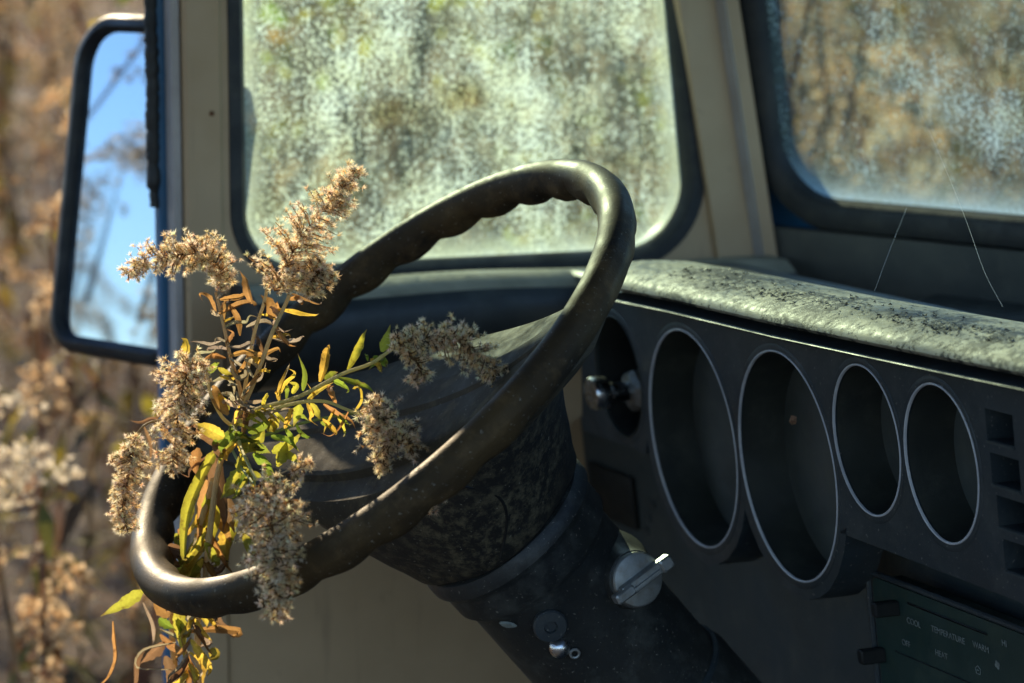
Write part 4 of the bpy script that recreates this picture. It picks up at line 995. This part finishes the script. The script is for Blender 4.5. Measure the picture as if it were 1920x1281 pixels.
# countable weeds: near the open doorway and those seen in the mirror
def single(seed, h, cols, name, loc, lab, cat, group, umbel=False, rot=0., nfl=70, ngr=8, fs=.0065, tmin=.68, ls=1.):
    r = empty(name, loc, lab, cat, group)
    v, t, c = weed_arrays(seed, h, ngr, nfl, fs, cols, 44, umbel, tmin, ls)
    nst = 24; nlf = nst + 88
    for nm, i0, i1 in (('stem', 0, nst), ('leaves', nst, nlf), ('seed_head', nlf, len(t))):
        sub = t[i0:i1]; vv = v[sub.ravel()]; cc = c[sub.ravel()]
        if nm == 'leaves' : pass
        me = mesh_np(nm, vv, np.arange(len(vv), dtype=np.int32).reshape(-1, 3), cc, M['fluff'] if nm == 'seed_head' else M['weed']); ob = bpy.data.objects.new(nm, me); COL.objects.link(ob); ob.parent = r
    r.rotation_euler = (0, 0, rot); return r
def foot(px_, py_, d): p = at(px_, py_, d); h = p.z; p.z = 0; return p, h
GR = 'weeds outside the doorway'
for k, (x_, y_, d_, cl, um, tm, l_, nf, ng, nm, lab) in enumerate((
    (105, 690, 2.85, CW, True, .87, .50, 46, 15, 'aster_weed', 'pale fluffy-topped weed left of the wheel, below the mirror'),
    (40, 195, 3.35, CG, False, .88, .45, 60, 8, 'goldenrod_weed', 'tall tan goldenrod weed beside the top half of the mirror frame'),
    (88, 350, 3.15, CW, False, .86, .40, 60, 8, 'goldenrod_weed', 'bright creamy goldenrod weed against the middle of the mirror frame'),
    (12, 400, 3.2, CG, False, .86, .42, 60, 8, 'goldenrod_weed', 'tan goldenrod weed cut by the left edge of the photo'),
    (55, 575, 3.0, CG, False, .88, .36, 50, 7, 'goldenrod_weed', 'small golden goldenrod weed just above the pale fluffy-topped weed'),
    (205, 930, 2.95, CB, False, .85, .3, 24, 10, 'leafy_weed', 'short brown leafy weed between the pale fluffy weed and the steering wheel'),
    (70, 985, 2.8, CG, False, .85, .3, 24, 10, 'leafy_weed', 'short brown and yellow leafy weed under the pale fluffy-topped weed'),
    (150, 1090, 2.75, CB, False, .85, .3, 22, 10, 'leafy_weed', 'lowest dark leafy weed at the bottom left of the photo'))):
    p, h = foot(x_, y_, d_)
    single(101 + k, h, cl, nm, p, lab, 'weed', GR, um, nfl=nf, ngr=ng, fs=.0062, tmin=tm, ls=l_)
for k, (x_, y_, d_, cl, nm, where) in enumerate((
    (1560, 110, 4.0, CG, 'goldenrod_weed', 'leftmost tan goldenrod mound blurred behind the windscreen'), (1690, 255, 3.8, CW, 'goldenrod_weed', 'lowest pale goldenrod mound blurred behind the windscreen'),
    (1870, 190, 4.1, CW, 'goldenrod_weed', 'rightmost pale goldenrod mound blurred behind the windscreen'), (1780, 20, 4.4, CG, 'goldenrod_weed', 'tallest tan goldenrod mound blurred behind the windscreen'),
    (860, 215, 4.0, CW, 'goldenrod_weed', 'pale goldenrod blurred behind the middle of the side window'), (690, 330, 3.7, CG, 'goldenrod_weed', 'tan goldenrod blurred behind the side window, beside the tallest seed head'),
    (1190, 330, 4.1, CG, 'goldenrod_weed', 'tan goldenrod blurred behind the right corner of the side window'))):
    p, h = foot(x_, y_, d_)
    single(301 + k, h, cl, nm, p, where, 'weed', 'weeds beyond the cab glass', False, nfl=80, ngr=12, fs=.0068, tmin=.78, ls=.75)
# plants reflected in the mirror
rdir = (MC - CAM).normalized(); rdir = rdir - mn * 2 * rdir.dot(mn)
hd = Vector((rdir.x, rdir.y, 0)).normalized(); sdv = Vector((-hd.y, hd.x, 0))
for i, (dd, ss, h, lab) in enumerate(((.85, .03, 1.40, 'near'), (1.0, .10, 1.37, 'near'), (1.15, -.04, 1.42, 'near'), (1.5, -.06, 1.45, 'nearest'), (1.9, .12, 1.42, 'second'), (2.2, .10, 1.45, 'third'), (2.7, -.02, 1.46, 'fourth'), (2.4, .24, 1.44, 'fifth'), (3.0, .1, 1.50, 'farthest'))):
    p = MC + hd * dd + sdv * ss; p.z = 0
    single(200 + i, h, CB if i % 2 else CG, 'goldenrod_weed', p, 'goldenrod weed behind the doorway, seen only in the mirror against the sky', 'weed', 'weeds reflected in the mirror')
